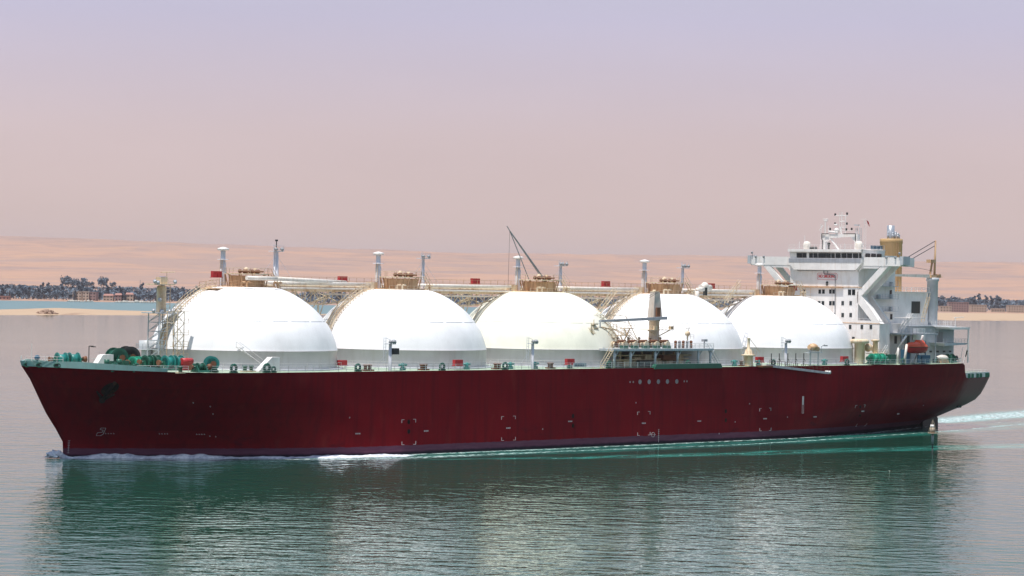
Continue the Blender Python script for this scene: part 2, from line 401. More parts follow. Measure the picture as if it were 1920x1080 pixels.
# low sand bars between the canal and the lagoon
m, n, b = new_mat('pale_bar_sand'); M['sand'] = m
ob = N(n, "ShaderNodeTexCoord").outputs['Object']
col = mixc(n, nz(n, .02, 5, ob), (.36, .25, .16), (.46, .32, .21))
rz = N(n, "ShaderNodeSeparateXYZ"); n.links.new(ob, rz.inputs[0])
col = mixc(n, math_(n, 'MULTIPLY', rmp(n, nz(n, .03, 5, ob, (1, .1, 1)), .52, .62), rmp(n, rz.outputs['Z'], .9, .3)), col, (.22, .12, .08))
n.links.new(col, b.inputs['Base Color']); b.inputs['Roughness'].default_value = .95
def sand_bar(front, back, top):
    """front/back: shoreline points at z=0; a low smooth mound between them, higher in its middle"""
    g = bmesh.new(); K = 10; L = []
    for i in range(len(front) * 8 - 7):
        q = i / 8; a = int(min(q, len(front) - 2)); fr = q - a
        F = front[a].lerp(front[a + 1], fr); B = back[a].lerp(back[a + 1], fr)
        col_ = []
        for j in range(K + 1):
            v = j / K; p = F.lerp(B, v)
            ed = min(1, v * 7, (1 - v) * 4)
            zz = -0.3 + (top + .3) * ed ** .7 * (.75 + .5 * noise.noise(Vector((p.x / 60, p.y / 150, 0))))
            wob = 18 * noise.noise(Vector((p.x / 45, 3.3, v)))
            col_.append(g.verts.new((p.x, p.y + (wob if j == 0 else 0), zz)))
        L.append(col_)
    for A, B in zip(L, L[1:]):
        for j in range(K):
            f = g.faces.new((A[j], B[j], B[j + 1], A[j + 1])); f.smooth = True
    me = bpy.data.meshes.new('sand_bar'); g.to_mesh(me); g.free(); me.materials.append(M['sand'])
    o = bpy.data.objects.new('sand_bar', me); C.objects.link(o); return tag(o, kind='structure')
sand_bar([at(x, y) for x, y in ((-300, 587), (0, 591), (150, 591.5), (300, 591.5), (450, 591), (620, 590))],
         [at(x, y) for x, y in ((-300, 578), (0, 580), (100, 577), (300, 584), (450, 587), (620, 589))], 1.3)
sand_bar([at(x, y) for x, y in ((1350, 597), (1600, 600), (1760, 601), (1850, 602), (1920, 602), (2200, 604))],
         [at(x, y) for x, y in ((1350, 583), (1600, 584.5), (1760, 586), (1850, 587), (1920, 587.5), (2200, 590))], 1.8)
# dark rubble mound on the left bar
g = MB(); P0 = at(87, 589.5)
bm_ = g.bm; bmesh.ops.create_icosphere(bm_, subdivisions=4, radius=1.0)
for v in bm_.verts:
    k = 1 + .35 * noise.fractal(v.co * 2.3, .8, 2, 4); v.co = Vector((v.co.x * 8.5 * k, v.co.y * 9 * k, max(-.3, v.co.z * 4.0 * k * (1 - .35 * abs(v.co.x)))))
m, n, b = new_mat('dark_rubble'); ob = N(n, "ShaderNodeTexCoord").outputs['Object']
n.links.new(mixc(n, nz(n, .5, 5, ob), (.20, .13, .10), (.36, .24, .17)), b.inputs['Base Color']); b.inputs['Roughness'].default_value = 1
M['rubble'] = m
o = g.build('rubble_mound', 'rubble'); o.location = P0 + Vector((0, 0, .3)); tag(o, 'dark low rubble mound on the sand bar off the bow', 'mound')

# ------------------------------------------------------------------ trees across the lagoon
random.seed(11)
def leaf_mat(name, a, b2):
    m, n, b = new_mat(name); ob = N(n, "ShaderNodeTexCoord").outputs['Object']
    n.links.new(mixc(n, rmp(n, nz(n, .5, 4, ob), .35, .65), a, b2), b.inputs['Base Color']); b.inputs['Roughness'].default_value = .8; return m
M['leaf'] = leaf_mat('haze_blue_foliage', (.100, .140, .190), (.145, .185, .230))  # blue of the distant haze is put into both leaf colours
M['leaf2'] = leaf_mat('haze_grey_foliage', (.095, .12, .155), (.14, .165, .195))
M['bark'] = paint('brown_bark', (.12, .08, .055), .9)
def crown_mesh(kind, seed):
    rnd = random.Random(seed); g = bmesh.new()
    lobes = []
    if kind == 'round': lobes = [(rnd.uniform(-2.6, 2.6), rnd.uniform(-2.6, 2.6), rnd.uniform(4.0, 8.5), rnd.uniform(1.6, 2.8)) for _ in range(9)]
    elif kind == 'tall': lobes = [(rnd.uniform(-1.2, 1.2), rnd.uniform(-1.2, 1.2), 3.5 + i * 1.25, 2.3 - i * .18) for i in range(9)]
    if lobes:
        for x, y, z, r in lobes:
            for _ in range(46):
                d = Vector((rnd.gauss(0, 1), rnd.gauss(0, 1), rnd.gauss(0, 1))).normalized() * r * rnd.uniform(.55, 1.1)
                c = Vector((x, y, z)) + d * Vector((1, 1, .8)).x; a = Vector((rnd.gauss(0, 1), rnd.gauss(0, 1), rnd.gauss(0, 1))).normalized(); e = a.orthogonal().normalized(); f2 = a.cross(e)
                k = rnd.uniform(.35, .75)
                g.faces.new([g.verts.new(c + (e * math.cos(t_) + f2 * math.sin(t_)) * k) for t_ in (0, 1.7, 3.1, 4.6)])
    else:      # palm fronds
        top = 8.6
        for i in range(16):
            an = i * 2.4; up = rnd.uniform(.1, 1.0); prev = None
            for j in range(6):
                q = j / 5; rr = 3.4 * q; p = Vector((math.cos(an) * rr, math.sin(an) * rr, top + up * 2.2 * q - 3.0 * q * q)); wv = Vector((-math.sin(an), math.cos(an), 0)) * (.55 * (1 - q * .8))
                cur = (g.verts.new(p - wv), g.verts.new(p + wv + Vector((0, 0, -.2))))
                if prev: g.faces.new((prev[0], prev[1], cur[1], cur[0]))
                prev = cur
    me = bpy.data.meshes.new('crown'); g.to_mesh(me); g.free(); return me
def make_tree(kind, seed, leaf):
    name = {'round': 'leafy_tree', 'tall': 'slender_tree', 'palm': 'palm_tree'}[kind]
    r_ = empty(name); hgt = {'round': 6.0, 'tall': 7.5, 'palm': 8.7}[kind]
    t = MB(); t.tube((0, 0, -1), (0.2, .1, hgt * .55), .34, 6, .24, raw=True); t.tube((0.2, .1, hgt * .55), (0, 0, hgt), .24, 6, .1, raw=True)
    if kind != 'palm':
        for a in range(4):
            t.tube((.15, .1, hgt * .5), (math.cos(a * 1.6) * 2, math.sin(a * 1.6) * 2, hgt * .85), .14, 5, .05, raw=True)
    t.build('trunk', 'bark', r_)
    me = crown_mesh(kind, seed); me.materials.append(M[leaf]); c = bpy.data.objects.new('crown', me); C.objects.link(c); c.parent = r_
    return r_
protos = {'round': [make_tree('round', 1, 'leaf'), make_tree('round', 2, 'leaf'), make_tree('round', 3, 'leaf2')],
          'tall': [make_tree('tall', 4, 'leaf2')], 'palm': [make_tree('palm', 5, 'leaf')]}
used = set()
def tree(kind, px, dd, scale, label, group):
    v = random.randrange(len(protos[kind])); p = protos[kind][v]
    u = (px - 960) / CAM_F; y = shore_y(u) + dd; loc = Vector((u * y, y, land_h(u * y, y) - .2))
    if (kind, v) in used: o = copy_tree(p, None, loc)
    else: used.add((kind, v)); o = p; o.location = loc
    o.rotation_euler = (0, 0, random.uniform(0, 6.28)); s_ = scale * random.uniform(.85, 1.15); o.scale = (s_ * random.uniform(.95, 1.25), s_, s_)
    tag(o, label, 'tree', group)
def kd(): return random.choices(['round', 'tall', 'palm'], [6, 2, 2])[0]
LB = {'round': 'round dark tree in the belt along the far shore %s', 'tall': 'slender upright tree in the belt along the far shore %s', 'palm': 'feathery palm in the belt along the far shore %s'}
def belt(x0, x1, n_, dd0, dd1, s0, s1, where, group):
    for i in range(n_):
        px = x0 + (x1 - x0) * (i + random.uniform(.1, .9)) / n_; k = kd()
        tree(k, px, random.uniform(dd0, dd1), random.uniform(s0, s1), LB[k] % where, group)
belt(-8, 380, 46, 30, 90, 1.0, 1.6, 'off the bow', 'trees on the far shore off the bow')
belt(-8, 400, 44, 130, 330, 1.3, 1.9, 'off the bow', 'trees on the far shore off the bow')
belt(540, 720, 16, 40, 220, 1.2, 1.9, 'between the first two domes', 'trees on the far shore behind the domes')
belt(850, 1000, 12, 40, 220, 1.2, 1.9, 'between the second and third domes', 'trees on the far shore behind the domes')
belt(1090, 1180, 10, 40, 220, 1.2, 1.9, 'between the third and fourth domes', 'trees on the far shore behind the domes')
belt(1320, 1400, 8, 40, 220, 1.2, 1.9, 'between the fourth and fifth domes', 'trees on the far shore behind the domes')
belt(1740, 1935, 34, 90, 420, 1.3, 2.1, 'astern of the ship', 'trees on the far shore astern')
belt(1740, 1935, 22, 450, 800, 1.4, 2.0, 'astern of the ship', 'trees on the far shore astern')
for px in (122, 127, 132, 139, 145, 155, 160, 164, 171, 191, 194, 211): 
    tree('round', px, 1150 + random.uniform(-60, 60), 1.9 if px < 150 or px in (160, 191, 194) else 1.3, 'rounded tree standing on the sandy rise behind the tree belt', 'trees on the sandy rise')
# woodland mass between and behind the single trees
g = bmesh.new(); rnd = random.Random(5)
for _ in range(26000):
    px = rnd.uniform(-120, 2060); u = (px - 960) / CAM_F
    far = rnd.random() < .35
    if px > 1700: dd = rnd.uniform(150, 950)
    else: dd = rnd.uniform(60, 420)
    dd *= 1
    y = shore_y(u) + dd; x = u * y; hmax = (10 + 8 * noise.noise(Vector((x / 22, y / 60, 0))) ) * (1.05 if px < 1700 else .9)
    c = Vector((x, y, land_h(x, y) + rnd.uniform(.05, 1) * max(4, hmax)))
    a = Vector((rnd.gauss(0, 1), rnd.gauss(0, 1), rnd.gauss(0, 1))).normalized(); e = a.orthogonal().normalized(); f2 = a.cross(e); k = rnd.uniform(.8, 2.2)
    g.faces.new([g.verts.new(c + (e * math.cos(t_) + f2 * math.sin(t_)) * k) for t_ in (0, 1.3, 2.6, 3.9, 5.1)])
me = bpy.data.meshes.new('woodland'); g.to_mesh(me); g.free(); me.materials.append(M['leaf'])
o = bpy.data.objects.new('woodland', me); C.objects.link(o); tag(o, 'dark woodland mass filling the far shore', kind='stuff')
g = bmesh.new()                          # scrub on the sandy rise
for _ in range(2600):
    px = rnd.uniform(-40, 330) if rnd.random() < .6 else rnd.uniform(1730, 1960); u = (px - 960) / CAM_F
    dd = 1050 + 160 * noise.noise(Vector((px / 30, 0, 0))) + rnd.uniform(-60, 60) if px < 400 else rnd.uniform(1100, 1700)
    y = shore_y(u) + dd; x = u * y; c = Vector((x, y, land_h(x, y) + rnd.uniform(0, 3.5)))
    a = Vector((rnd.gauss(0, 1), rnd.gauss(0, 1), rnd.gauss(0, 1))).normalized(); e = a.orthogonal().normalized(); f2 = a.cross(e); k = rnd.uniform(.8, 2.4)
    g.faces.new([g.verts.new(c + (e * math.cos(t_) + f2 * math.sin(t_)) * k) for t_ in (0, 1.3, 2.6, 3.9, 5.1)])
me = bpy.data.meshes.new('scrub'); g.to_mesh(me); g.free(); me.materials.append(M['leaf2'])
o = bpy.data.objects.new('scrub', me); C.objects.link(o); tag(o, 'low grey scrub on the sandy rise behind the trees', kind='stuff')

# ------------------------------------------------------------------ buildings and boats on the far shore
M['plaster'] = paint('cream_plaster', (.46, .36, .29), .8, (.35, .25, .2), .4, .3)
M['brownwall'] = paint('brown_wall_plaster', (.30, .20, .19), .8, (.2, .14, .12), .4, .3)
M['roofred'] = paint('red_roof_tiles', (.34, .17, .14), .8)
M['concrete'] = paint('grey_concrete', (.24, .22, .28), .8)
def house(px, dd, wpx, hgt, storeys, wall, label, roof=None, dep=14, z0=None, cat='building', name='shore_house', rows=None):
    u = (px - 960) / CAM_F; y = shore_y(u) + dd; W = wpx * y / CAM_F; zg = land_h(u * y, y) if z0 is None else z0
    r_ = empty(name, (u * y, y, zg), R(random.uniform(-6, 6)))
    mb = MB(); mb.hexa([Vector(p) for p in ((-W / 2, 0, -1), (W / 2, 0, -1), (W / 2, dep, -1), (-W / 2, dep, -1), (-W / 2, 0, hgt), (W / 2, 0, hgt), (W / 2, dep, hgt), (-W / 2, dep, hgt))])
    mb.build('wall', wall, r_)
    rb = MB()
    if roof == 'gable':
        a, h2 = W / 2 + .6, 2.4
        rb.hexa([Vector(p) for p in ((-a, -.6, hgt), (a, -.6, hgt), (a, dep + .6, hgt), (-a, dep + .6, hgt), (-a * .8, dep / 2, hgt + h2), (a * .8, dep / 2, hgt + h2), (a * .8, dep / 2 + .2, hgt + h2), (-a * .8, dep / 2 + .2, hgt + h2))])
        rb.build('roof', 'roofred', r_)
    else:
        for q in ((-W / 2 - .3, W / 2 + .3, -.3, .3), (-W / 2 - .3, -W / 2 + .3, .3, dep), (W / 2 - .3, W / 2 + .3, .3, dep), (-W / 2 - .3, W / 2 + .3, dep, dep + .5)):
            rb.hexa([Vector(p) for p in ((q[0], q[2], hgt), (q[1], q[2], hgt), (q[1], q[3], hgt), (q[0], q[3], hgt), (q[0], q[2], hgt + .8), (q[1], q[2], hgt + .8), (q[1], q[3], hgt + .8), (q[0], q[3], hgt + .8))])
        rb.build('parapet', wall, r_)
    nw = max(2, int(W / 4)); fh = hgt / storeys
    for st in range(storeys):
        for i in range(nw):
            cx = -W / 2 + W * (i + .5) / nw; zb = fh * st + fh * .3
            wb = MB(); wb.hexa([Vector(p) for p in ((cx - .8, -.06, zb), (cx + .8, -.06, zb), (cx + .8, .05, zb), (cx - .8, .05, zb), (cx - .8, -.06, zb + fh * .45), (cx + .8, -.06, zb + fh * .45), (cx + .8, .05, zb + fh * .45), (cx - .8, .05, zb + fh * .45))])
            wb.build('window', 'glass', r_)
    return tag(r_, label, cat)
house(145, 35, 17, 11, 3, 'plaster', 'pale two-part villa with flat roof, left of the balconied block')
o = house(161, 30, 12, 11.5, 3, 'plaster', 'cream block joined beside a balconied house among the shore trees')
house(174, 30, 12, 11, 3, 'brownwall', 'house with dark balcony bays beside the cream block on the far shore')
house(203, 40, 18, 7, 2, 'plaster', 'low cream house under a red roof on the shore off the bow', 'gable')
house(222, 45, 12, 8, 2, 'brownwall', 'small brown gabled house between two red roofed houses', 'gable')
house(241, 45, 18, 9, 2, 'plaster', 'broad red roofed house next to the foremast on the far shore', 'gable')
house(97, 520, 20, 9, 2, 'plaster', 'cream building half hidden on top of the tree belt')
house(137, 560, 12, 8, 2, 'plaster', 'small cream building behind the tree tops near the tall trees')
house(5, 18, 26, 4, 1, 'roofred', 'long low red shed at the water edge, far left')
house(1774, 60, 22, 9, 2, 'plaster', 'pale low building beside the long brown building astern')
house(1798, 45, 38, 16, 4, 'brownwall', 'long dark brown building on the shore astern of the ship')
house(1836, 60, 30, 12, 3, 'plaster', 'cream building with reddish bays right of the long brown building')
house(1872, 70, 24, 6, 1, 'plaster', 'low pale wall-like building in the gap of the shore trees astern')
house(1908, 60, 34, 12, 3, 'plaster', 'cream and red block at the right end of the far shore')
# concrete tower rising behind the foremast
u = (304 - 960) / CAM_F; y = shore_y(u) + 900
t = empty('concrete_tower', (u * y, y, land_h(u * y, y)))
q = MB(); q.tube((0, 0, -2), (0, 0, 13), 2.6, 10, 2.4, raw=True); q.build('shaft', 'concrete', t)
q = MB(); q.tube((0, 0, 13), (0, 0, 17), 2.6, 12, 5.4, raw=True); q.tube((0, 0, 17), (0, 0, 26), 5.4, 12, 5.6, raw=True); q.build('tank', 'concrete', t)
tag(t, 'grey concrete water tower rising above the trees behind the foremast', 'tower')
# two thin lattice pylons on the plain
for i, (px, hh, lb) in enumerate(((117, 17, 'thin lattice pylon on the plain above the left tree belt'), (263, 15, 'thin lattice pylon on the plain left of the concrete tower'))):
    u = (px - 960) / CAM_F; y = shore_y(u) + 1300; q = MB()
    for a, c in ((-1, -1), (1, -1), (1, 1), (-1, 1)): q.tube((a * 1.6, c * 1.6, -1), (a * .2, c * .2, hh), .16, 4, raw=True)
    for k_ in range(6):
        z1, z2 = k_ * hh / 6, (k_ + 1) * hh / 6; r1, r2 = 1.6 - 1.4 * k_ / 6, 1.6 - 1.4 * (k_ + 1) / 6
        q.tube((-r1, -r1, z1), (r2, -r2, z2), .1, 4, raw=True); q.tube((r1, -r1, z1), (-r2, -r2, z2), .1, 4, raw=True)
    q.tube((-2.5, 0, hh * .85), (2.5, 0, hh * .85), .14, 4, raw=True)
    o = q.build('lattice_pylon', 'grey'); o.location = (u * y, y, land_h(u * y, y)); tag(o, lb, 'pylon')
# moored boats along the lagoon shore
def make_boat():
    r_ = empty('moored_boat'); q = MB(); Lb = 7.0; rings = []
    for i in range(9):
        q_ = i / 8; w_ = 1.25 * (1 - (2 * q_ - .75) ** 4 * .28) if q_ < .9 else .5; x = -Lb / 2 + Lb * q_; sh = .25 * q_ ** 2
        rings.append([q.bm.verts.new(p) for p in ((x, -w_, 1.0 + sh), (x, -w_ * .7, -.2), (x, w_ * .7, -.2), (x, w_, 1.0 + sh))])
    for A, B in zip(rings, rings[1:]):
        for j in range(4): q.bm.faces.new((A[j], A[(j + 1) % 4], B[(j + 1) % 4], B[j]))
    q.bm.faces.new(rings[0]); q.bm.faces.new(rings[-1][::-1]); q.build('hull', 'pipe', r_)
    q = MB(); q.hexa([Vector(p) for p in ((-1.6, -.9, .9), (1.0, -.9, .9), (1.0, .9, .9), (-1.6, .9, .9), (-1.4, -.8, 2.3), (.6, -.8, 2.3), (.6, .8, 2.3), (-1.4, .8, 2.3))]); q.build('cabin', 'pipe', r_)
    return r_
bt0 = make_boat(); first = True
for px in [131, 135, 139, 144, 149, 154, 160, 167, 173, 219, 224, 229, 234, 239, 244, 248, 252, 257, 261, 265, 270, 275, 280, 286, 292, 340, 348, 356]:
    u = (px - 960) / CAM_F; y = shore_y(u) - random.uniform(8, 60)
    o = bt0 if first else copy_tree(bt0); first = False
    o.location = (u * y, y, 0); o.rotation_euler = (0, 0, random.uniform(-.6, .6)); k_ = random.uniform(.8, 1.6); o.scale = (k_, k_, k_)
    wh = 'in front of the balconied shore houses' if px < 180 else ('in the long row right of the red roofed house' if px < 300 else 'seen between the foremast and the first dome')
    tag(o, 'small white boat moored ' + wh, 'boat', 'white boats moored ' + wh)

# navigation beacon on a pile in front of the ship's quarter
P1 = at(1748, 852)
bc = empty('navigation_beacon', P1, 0)
q = MB(); q.tube((0, 0, -3), (0, 0, 2.1), .13, 8, raw=True); q.build('pile', 'dark', bc)
q = MB(); q.tube((0, 0, 2.1), (0, 0, 4.25), .24, 10, .30, raw=True); q.build('pile_sleeve', 'grey', bc)
q = MB(); q.tube((0, 0, 4.3), (0, 0, 4.42), 1.02, 16, raw=True); q.build('platform', 'beacon', bc)
q = MB(); q.tube((-.12, 0, 4.42), (-.12, 0, 5.5), .58, 14, .50, raw=True); q.build('drum', 'beacon', bc)
q = MB(); q.tube((-.12, 0, 5.5), (-.12, 0, 6.1), .44, 14, .36, raw=True); q.build('lantern', 'white', bc)
q = MB()
for a in range(5):
    c_, s_ = math.cos(a * 1.257 + .3), math.sin(a * 1.257 + .3); q.tube((c_ * .98, s_ * .98, 4.42), (c_ * .35, s_ * .35, 6.3), .03, 5, raw=True); q.tube((c_ * .35, s_ * .35, 6.3), (0, 0, 7.1), .03, 5, raw=True)
q.tube((0, 0, 6.2), (0, 0, 7.3), .04, 5, raw=True)
q.build('cage', 'beacon', bc)
tag(bc, 'small caged navigation beacon on a dark pile in the water near the stern', 'beacon')
# gull on the water
P2 = at(1668, 884); q = MB()
bmesh.ops.create_icosphere(q.bm, subdivisions=2, radius=.2)
for v in q.bm.verts: v.co = Vector((v.co.x * .9, v.co.y * .4, v.co.z * .42 + (.18 if v.co.x > .2 else 0)))
q.hexa([Vector(p) for p in ((-.42, -.04, .1), (-.2, -.08, .06), (-.2, .08, .06), (-.42, .04, .1), (-.42, -.04, .13), (-.2, -.08, .14), (-.2, .08, .14), (-.42, .04, .13))])
for f in q.bm.faces: f.smooth = True
o = q.build('gull', 'pipe'); o.scale = (.7, .7, .7); o.location = P2 + Vector((0, 0, .1)); tag(o, 'tiny white gull resting on the green water below the ship', 'bird')
# haze
hz = MB(); hz.hexa([Vector(p) for p in ((-16000, -150, -4), (16000, -150, -4), (16000, 32000, -4), (-16000, 32000, -4), (-16000, -150, 330), (16000, -150, 330), (16000, 32000, 330), (-16000, 32000, 330))])
m = bpy.data.materials.new('dust_haze'); m.use_nodes = True; nn = m.node_tree; nn.nodes.clear()
pv = nn.nodes.new("ShaderNodeVolumePrincipled"); pv.inputs['Density'].default_value = HAZE; pv.inputs['Color'].default_value = (.87, .77, .82, 1); pv.inputs['Anisotropy'].default_value = 0.2
oo = nn.nodes.new("ShaderNodeOutputMaterial"); nn.links.new(pv.outputs[0], oo.inputs['Volume'])
o = hz.build('haze', m); tag(o, kind='stuff')
# ================================================================== THE SHIP
ship = empty('gas_tanker', (SX0, SY0, 0), R(90) - TH)
tag(ship, 'huge dark red gas tanker with five white domed tanks under way', 'ship')
B0 = 23.0
def stem_s(z):      # profile of the stem
    p = [(-3, -41.2), (0, -41.6), (3.0, -41.8), (5.3, -43.3), (8.5, -45.7), (13.6, -48.6), (17, -50.6), (18, -51.3)]
    for (a, A), (b_, B) in zip(p, p[1:]):
        if z <= b_: return A + (B - A) * (z - a) / (b_ - a)
    return p[-1][1]
def stern_s(z):
    p = [(-3, 213), (0, 215), (2, 217.6), (4, 219.9), (5.2, 221.8), (6.6, 223.3), (8.5, 224.3), (11.5, 225.0), (18, 225.4)]
    for (a, A), (b_, B) in zip(p, p[1:]):
        if z <= b_: return A + (B - A) * (z - a) / (b_ - a)
    return p[-1][1]
def half(s, z):
    f_ = max(0.0, min(1.0, (z - 0.5) / 15.7)) ** 1.25
    a = stem_s(z); le = 60 + (42 - 60) * f_; q = max(0.0, min(1.0, (s - a) / le))
    lo = math.sin(math.pi / 2 * q) ** 1.15; hi = (1 - (1 - q) ** 2.25) ** .88
    bow = lo + (hi - lo) * f_
    e = stern_s(z); lr = 92 + (52 - 92) * f_ ; q = max(0.0, min(1.0, (e - s) / lr))
    EP = [(-3, .06), (0, .10), (2, .20), (4, .36), (5.2, .45), (6.6, .54), (8.5, .60), (12, .66), (18, .66)]
    end = next((a_[1] + (b2[1] - a_[1]) * (z - a_[0]) / (b2[0] - a_[0]) for a_, b2 in zip(EP, EP[1:]) if z <= b2[0]), .66)
    ex = 1 - (1 - q) ** (1.75 + .5 * f_)
    return B0 * min(bow, end + (1 - end) * ex)
def ztop(s):        # top of the red plating
    if s < -24: return 16.15 + .75 * ((-24 - s) / 27) ** 1.4
    if s > 208: return 16.15 if s < 208.6 else max(12.5, 16.15 - (s - 208.6) * 1.55)
    return 16.15
LV = [-2.5, -1, 0, .6, 1.2, 1.7, 2.2, 3, 4, 5.3, 6.7, 8.2, 9.8, 11.4, 13, 14.6]
NS = 170
def side_row(sgn, q):
    u = .5 - .5 * math.cos(math.pi * q); u = .35 * u + .65 * q
    row = []
    for z in LV + ['top']:
        if z == 'top':
            s = -51.0 + (225.3 + 51.0) * u; zz = ztop(s)
        else:
            s = stem_s(z) + (stern_s(z) - stem_s(z)) * u; zz = min(z, 12.0 - (14.6 - z) * .05) if (s > 209 and z > 12) else z
        row.append((s, sgn * half(s, zz), zz))
    return row
hb_ = MB(); allr = {}
for sgn in (1, -1):
    grid = [[hb_.bm.verts.new(V(*p)) for p in side_row(sgn, i / NS)] for i in range(NS + 1)]
    allr[sgn] = grid
    for A, B in zip(grid, grid[1:]):
        for j in range(len(LV)):
            f = hb_.bm.faces.new((A[j], B[j], B[j + 1], A[j + 1])); f.smooth = True
for j in range(len(LV)):       # transom
    hb_.bm.faces.new((allr[1][-1][j], allr[-1][-1][j], allr[-1][-1][j + 1], allr[1][-1][j + 1]))
bmesh.ops.remove_doubles(hb_.bm, verts=hb_.bm.verts[:], dist=.02)
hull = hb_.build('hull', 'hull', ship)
# deck: cambered pale green plating just below the sheer line
dk = MB(); prev = None
for i in range(0, 161):
    s = -50.6 + (225.2 + 50.6) * i / 160; z = ztop(s) - .06; b_ = half(s, z) - .03
    cur = [dk.bm.verts.new(V(s, k * b_, z + .35 * (1 - k * k))) for k in (-1, -.9, -.5, 0, .5, .9, 1)]
    if prev:
        for j in range(6): dk.bm.faces.new((prev[j], cur[j], cur[j + 1], prev[j + 1]))
    prev = cur
dk.build('main_deck', 'deck', ship)
DZ = 16.2
# rudder head and skeg, dark, under the counter
q = MB(); q.prism([(205, -2), (217, -2), (216.5, 3.0), (207, 3.0)], 't', -1.8, 1.8); q.build('skeg', 'dark', hull); q = MB(); q.prism([(211, -2), (217.6, -2), (217.4, 1.8), (216.2, 3.2), (211.3, 3.0)], 't', 4.0, 5.6); q.build('rudder', 'dark', hull)

def shell(s, t_off, z): return (s, half(s, z) + t_off, z)
# pale bulwark round the bow
q = MB()
def bul_top(s): return 17.85 if s < -44 else 17.85 - .075 * (s + 44)
prev = {}
for sgn in (1, -1):
    pr = None
    for i in range(0, 41):
        s = -51.0 + (-31.5 + 51.0) * (i / 40) ** 1.5
        zb = ztop(s); zt = bul_top(s); tt = half(s, zb) ; sp_ = -.28 * (zt - zb) * max(0, 1 - i / 12)
        cur = [q.bm.verts.new(V(s, sgn * tt, zb)), q.bm.verts.new(V(s + sp_, sgn * (tt + .10), zt)), q.bm.verts.new(V(s + sp_ + .1, sgn * max(0, tt - .12), zt)), q.bm.verts.new(V(s + .1, sgn * max(0, tt - .2), zb))]
        if pr:
            for j in range(3): f = q.bm.faces.new((pr[j], cur[j], cur[j + 1], pr[j + 1]))
        pr = cur
q.build('bulwark', 'bulwark', ship)
for s in (-50.2, -48.9, -46.9):       # panama chocks in the bulwark
    q = MB(); tt = half(s, 16.8); c0 = Vector(V(s, tt + .12, 17.15)); nrm = Vector((-.6, -1, .1)).normalized(); e = nrm.cross(Vector((0, 0, 1))).normalized(); up = Vector((0, 0, 1))
    for k in range(14):
        a, b_ = 2 * math.pi * k / 14, 2 * math.pi * (k + 1) / 14
        P_ = lambda a_: c0 + e * math.cos(a_) * .62 + up * math.sin(a_) * .36
        q.tube(P_(a), P_(b_), .14, 5, raw=True)
    q.build('mooring_chock', 'green', ship)
    q = MB(); q.face([c0 + e * math.cos(2 * math.pi * k / 12) * .55 + up * math.sin(2 * math.pi * k / 12) * .3 - nrm * .02 for k in range(12)]); q.build('chock_opening', 'dark', ship)
# stern: open mooring deck with white rail plate and green rollers
q = MB()
for sgn in (1, -1):
    pr = None
    for i in range(13):
        s = 211.2 + (225.3 - 211.2) * i / 12; zb = ztop(s) if s > 210 else 16.1; tt = half(s, 12)
        cur = [q.bm.verts.new(V(s, sgn * (tt + .02), zb)), q.bm.verts.new(V(s, sgn * (tt + .06), zb + 1.25)), q.bm.verts.new(V(s, sgn * (tt - .1), zb + 1.25)), q.bm.verts.new(V(s, sgn * (tt - .1), zb))]
        if pr:
            for j in range(3): q.bm.faces.new((pr[j], cur[j], cur[j + 1], pr[j + 1]))
        pr = cur
q.box(225.2, 225.45, -15, 15, 12.45, 13.7)
q.build('stern_bulwark', 'white', ship)
for s in (212.6, 214.6, 217.6, 219.6, 223.2, 224.4):
    tt = half(s, 12); q = MB(); q.box(s - .32, s + .32, tt - .25, tt + .32, 12.35, 13.5); q.tube((s - .2, tt + .36, 12.5), (s - .2, tt + .36, 13.4), .14, 6); q.tube((s + .2, tt + .36, 12.5), (s + .2, tt + .36, 13.4), .14, 6); q.build('mooring_roller', 'green', ship)
q = MB(); q.rail([(212, half(212, 12) - .3, 13.7), (225, half(225, 12) - .3, 13.7), (225, -14, 13.7)], .5, 2, .04, 1); q.build('stern_railing', 'white', ship)

# ------------------------------------------------ tanks
DOME = [(18.07, 19.9), (17.96, 20.3), (17.72, 21.2), (17.25, 22.6), (16.5, 24.15), (15.35, 25.75), (13.9, 27.35), (12.2, 28.75), (10.4, 29.95), (8.7, 30.85), (7.3, 31.4), (6.2, 31.68), (5.2, 31.76), (0, 31.80)]
def catm(P, k=5):
    out = []
    for i in range(len(P) - 1):
        p0, p1, p2, p3 = P[max(0, i - 1)], P[i], P[i + 1], P[min(len(P) - 1, i + 2)]
        for j in range(k):
            t_ = j / k
            out.append(tuple(.5 * (2 * p1[d] + (p2[d] - p0[d]) * t_ + (2 * p0[d] - 5 * p1[d] + 4 * p2[d] - p3[d]) * t_ ** 2 + (3 * p1[d] - p0[d] - 3 * p2[d] + p3[d]) * t_ ** 3) for d in (0, 1)))
    return out + [P[-1]]
PITCH = 40.18
dome_r = lambda z: next((a[0] + (b_[0] - a[0]) * (z - a[1]) / (b_[1] - a[1]) for a, b_ in zip(DOME, DOME[1:]) if z <= b_[1]), 0)
def dome_pt(az, z, off=0.0):
    """point on the dome at azimuth az (0 aft, 90 port)"""
    r_ = (dome_r(z) if z > 19.9 else 18.07) + off; return (r_ * math.cos(az), r_ * math.sin(az))
def red_locker(cx, cy, z, par, two=True):
    q = MB()
    if two: q.box(cx - 1.05, cx - .06, cy - .4, cy + .4, z, z + 1.15); q.box(cx + .06, cx + 1.05, cy - .4, cy + .4, z, z + 1.15)
    else: q.box(cx - 1.0, cx + 1.0, cy - .4, cy + .4, z, z + 1.0)
    q.box(cx - 1.2, cx + 1.2, cy - .5, cy + .5, z - .1, z)
    return q.build('red_locker', 'red', par)
def flood(q, p, d=1, r=.38):
    p = Vector(p); q.tube(p, p + Vector((-.25 * d, .5, -.25)), r, 8, r * .7)
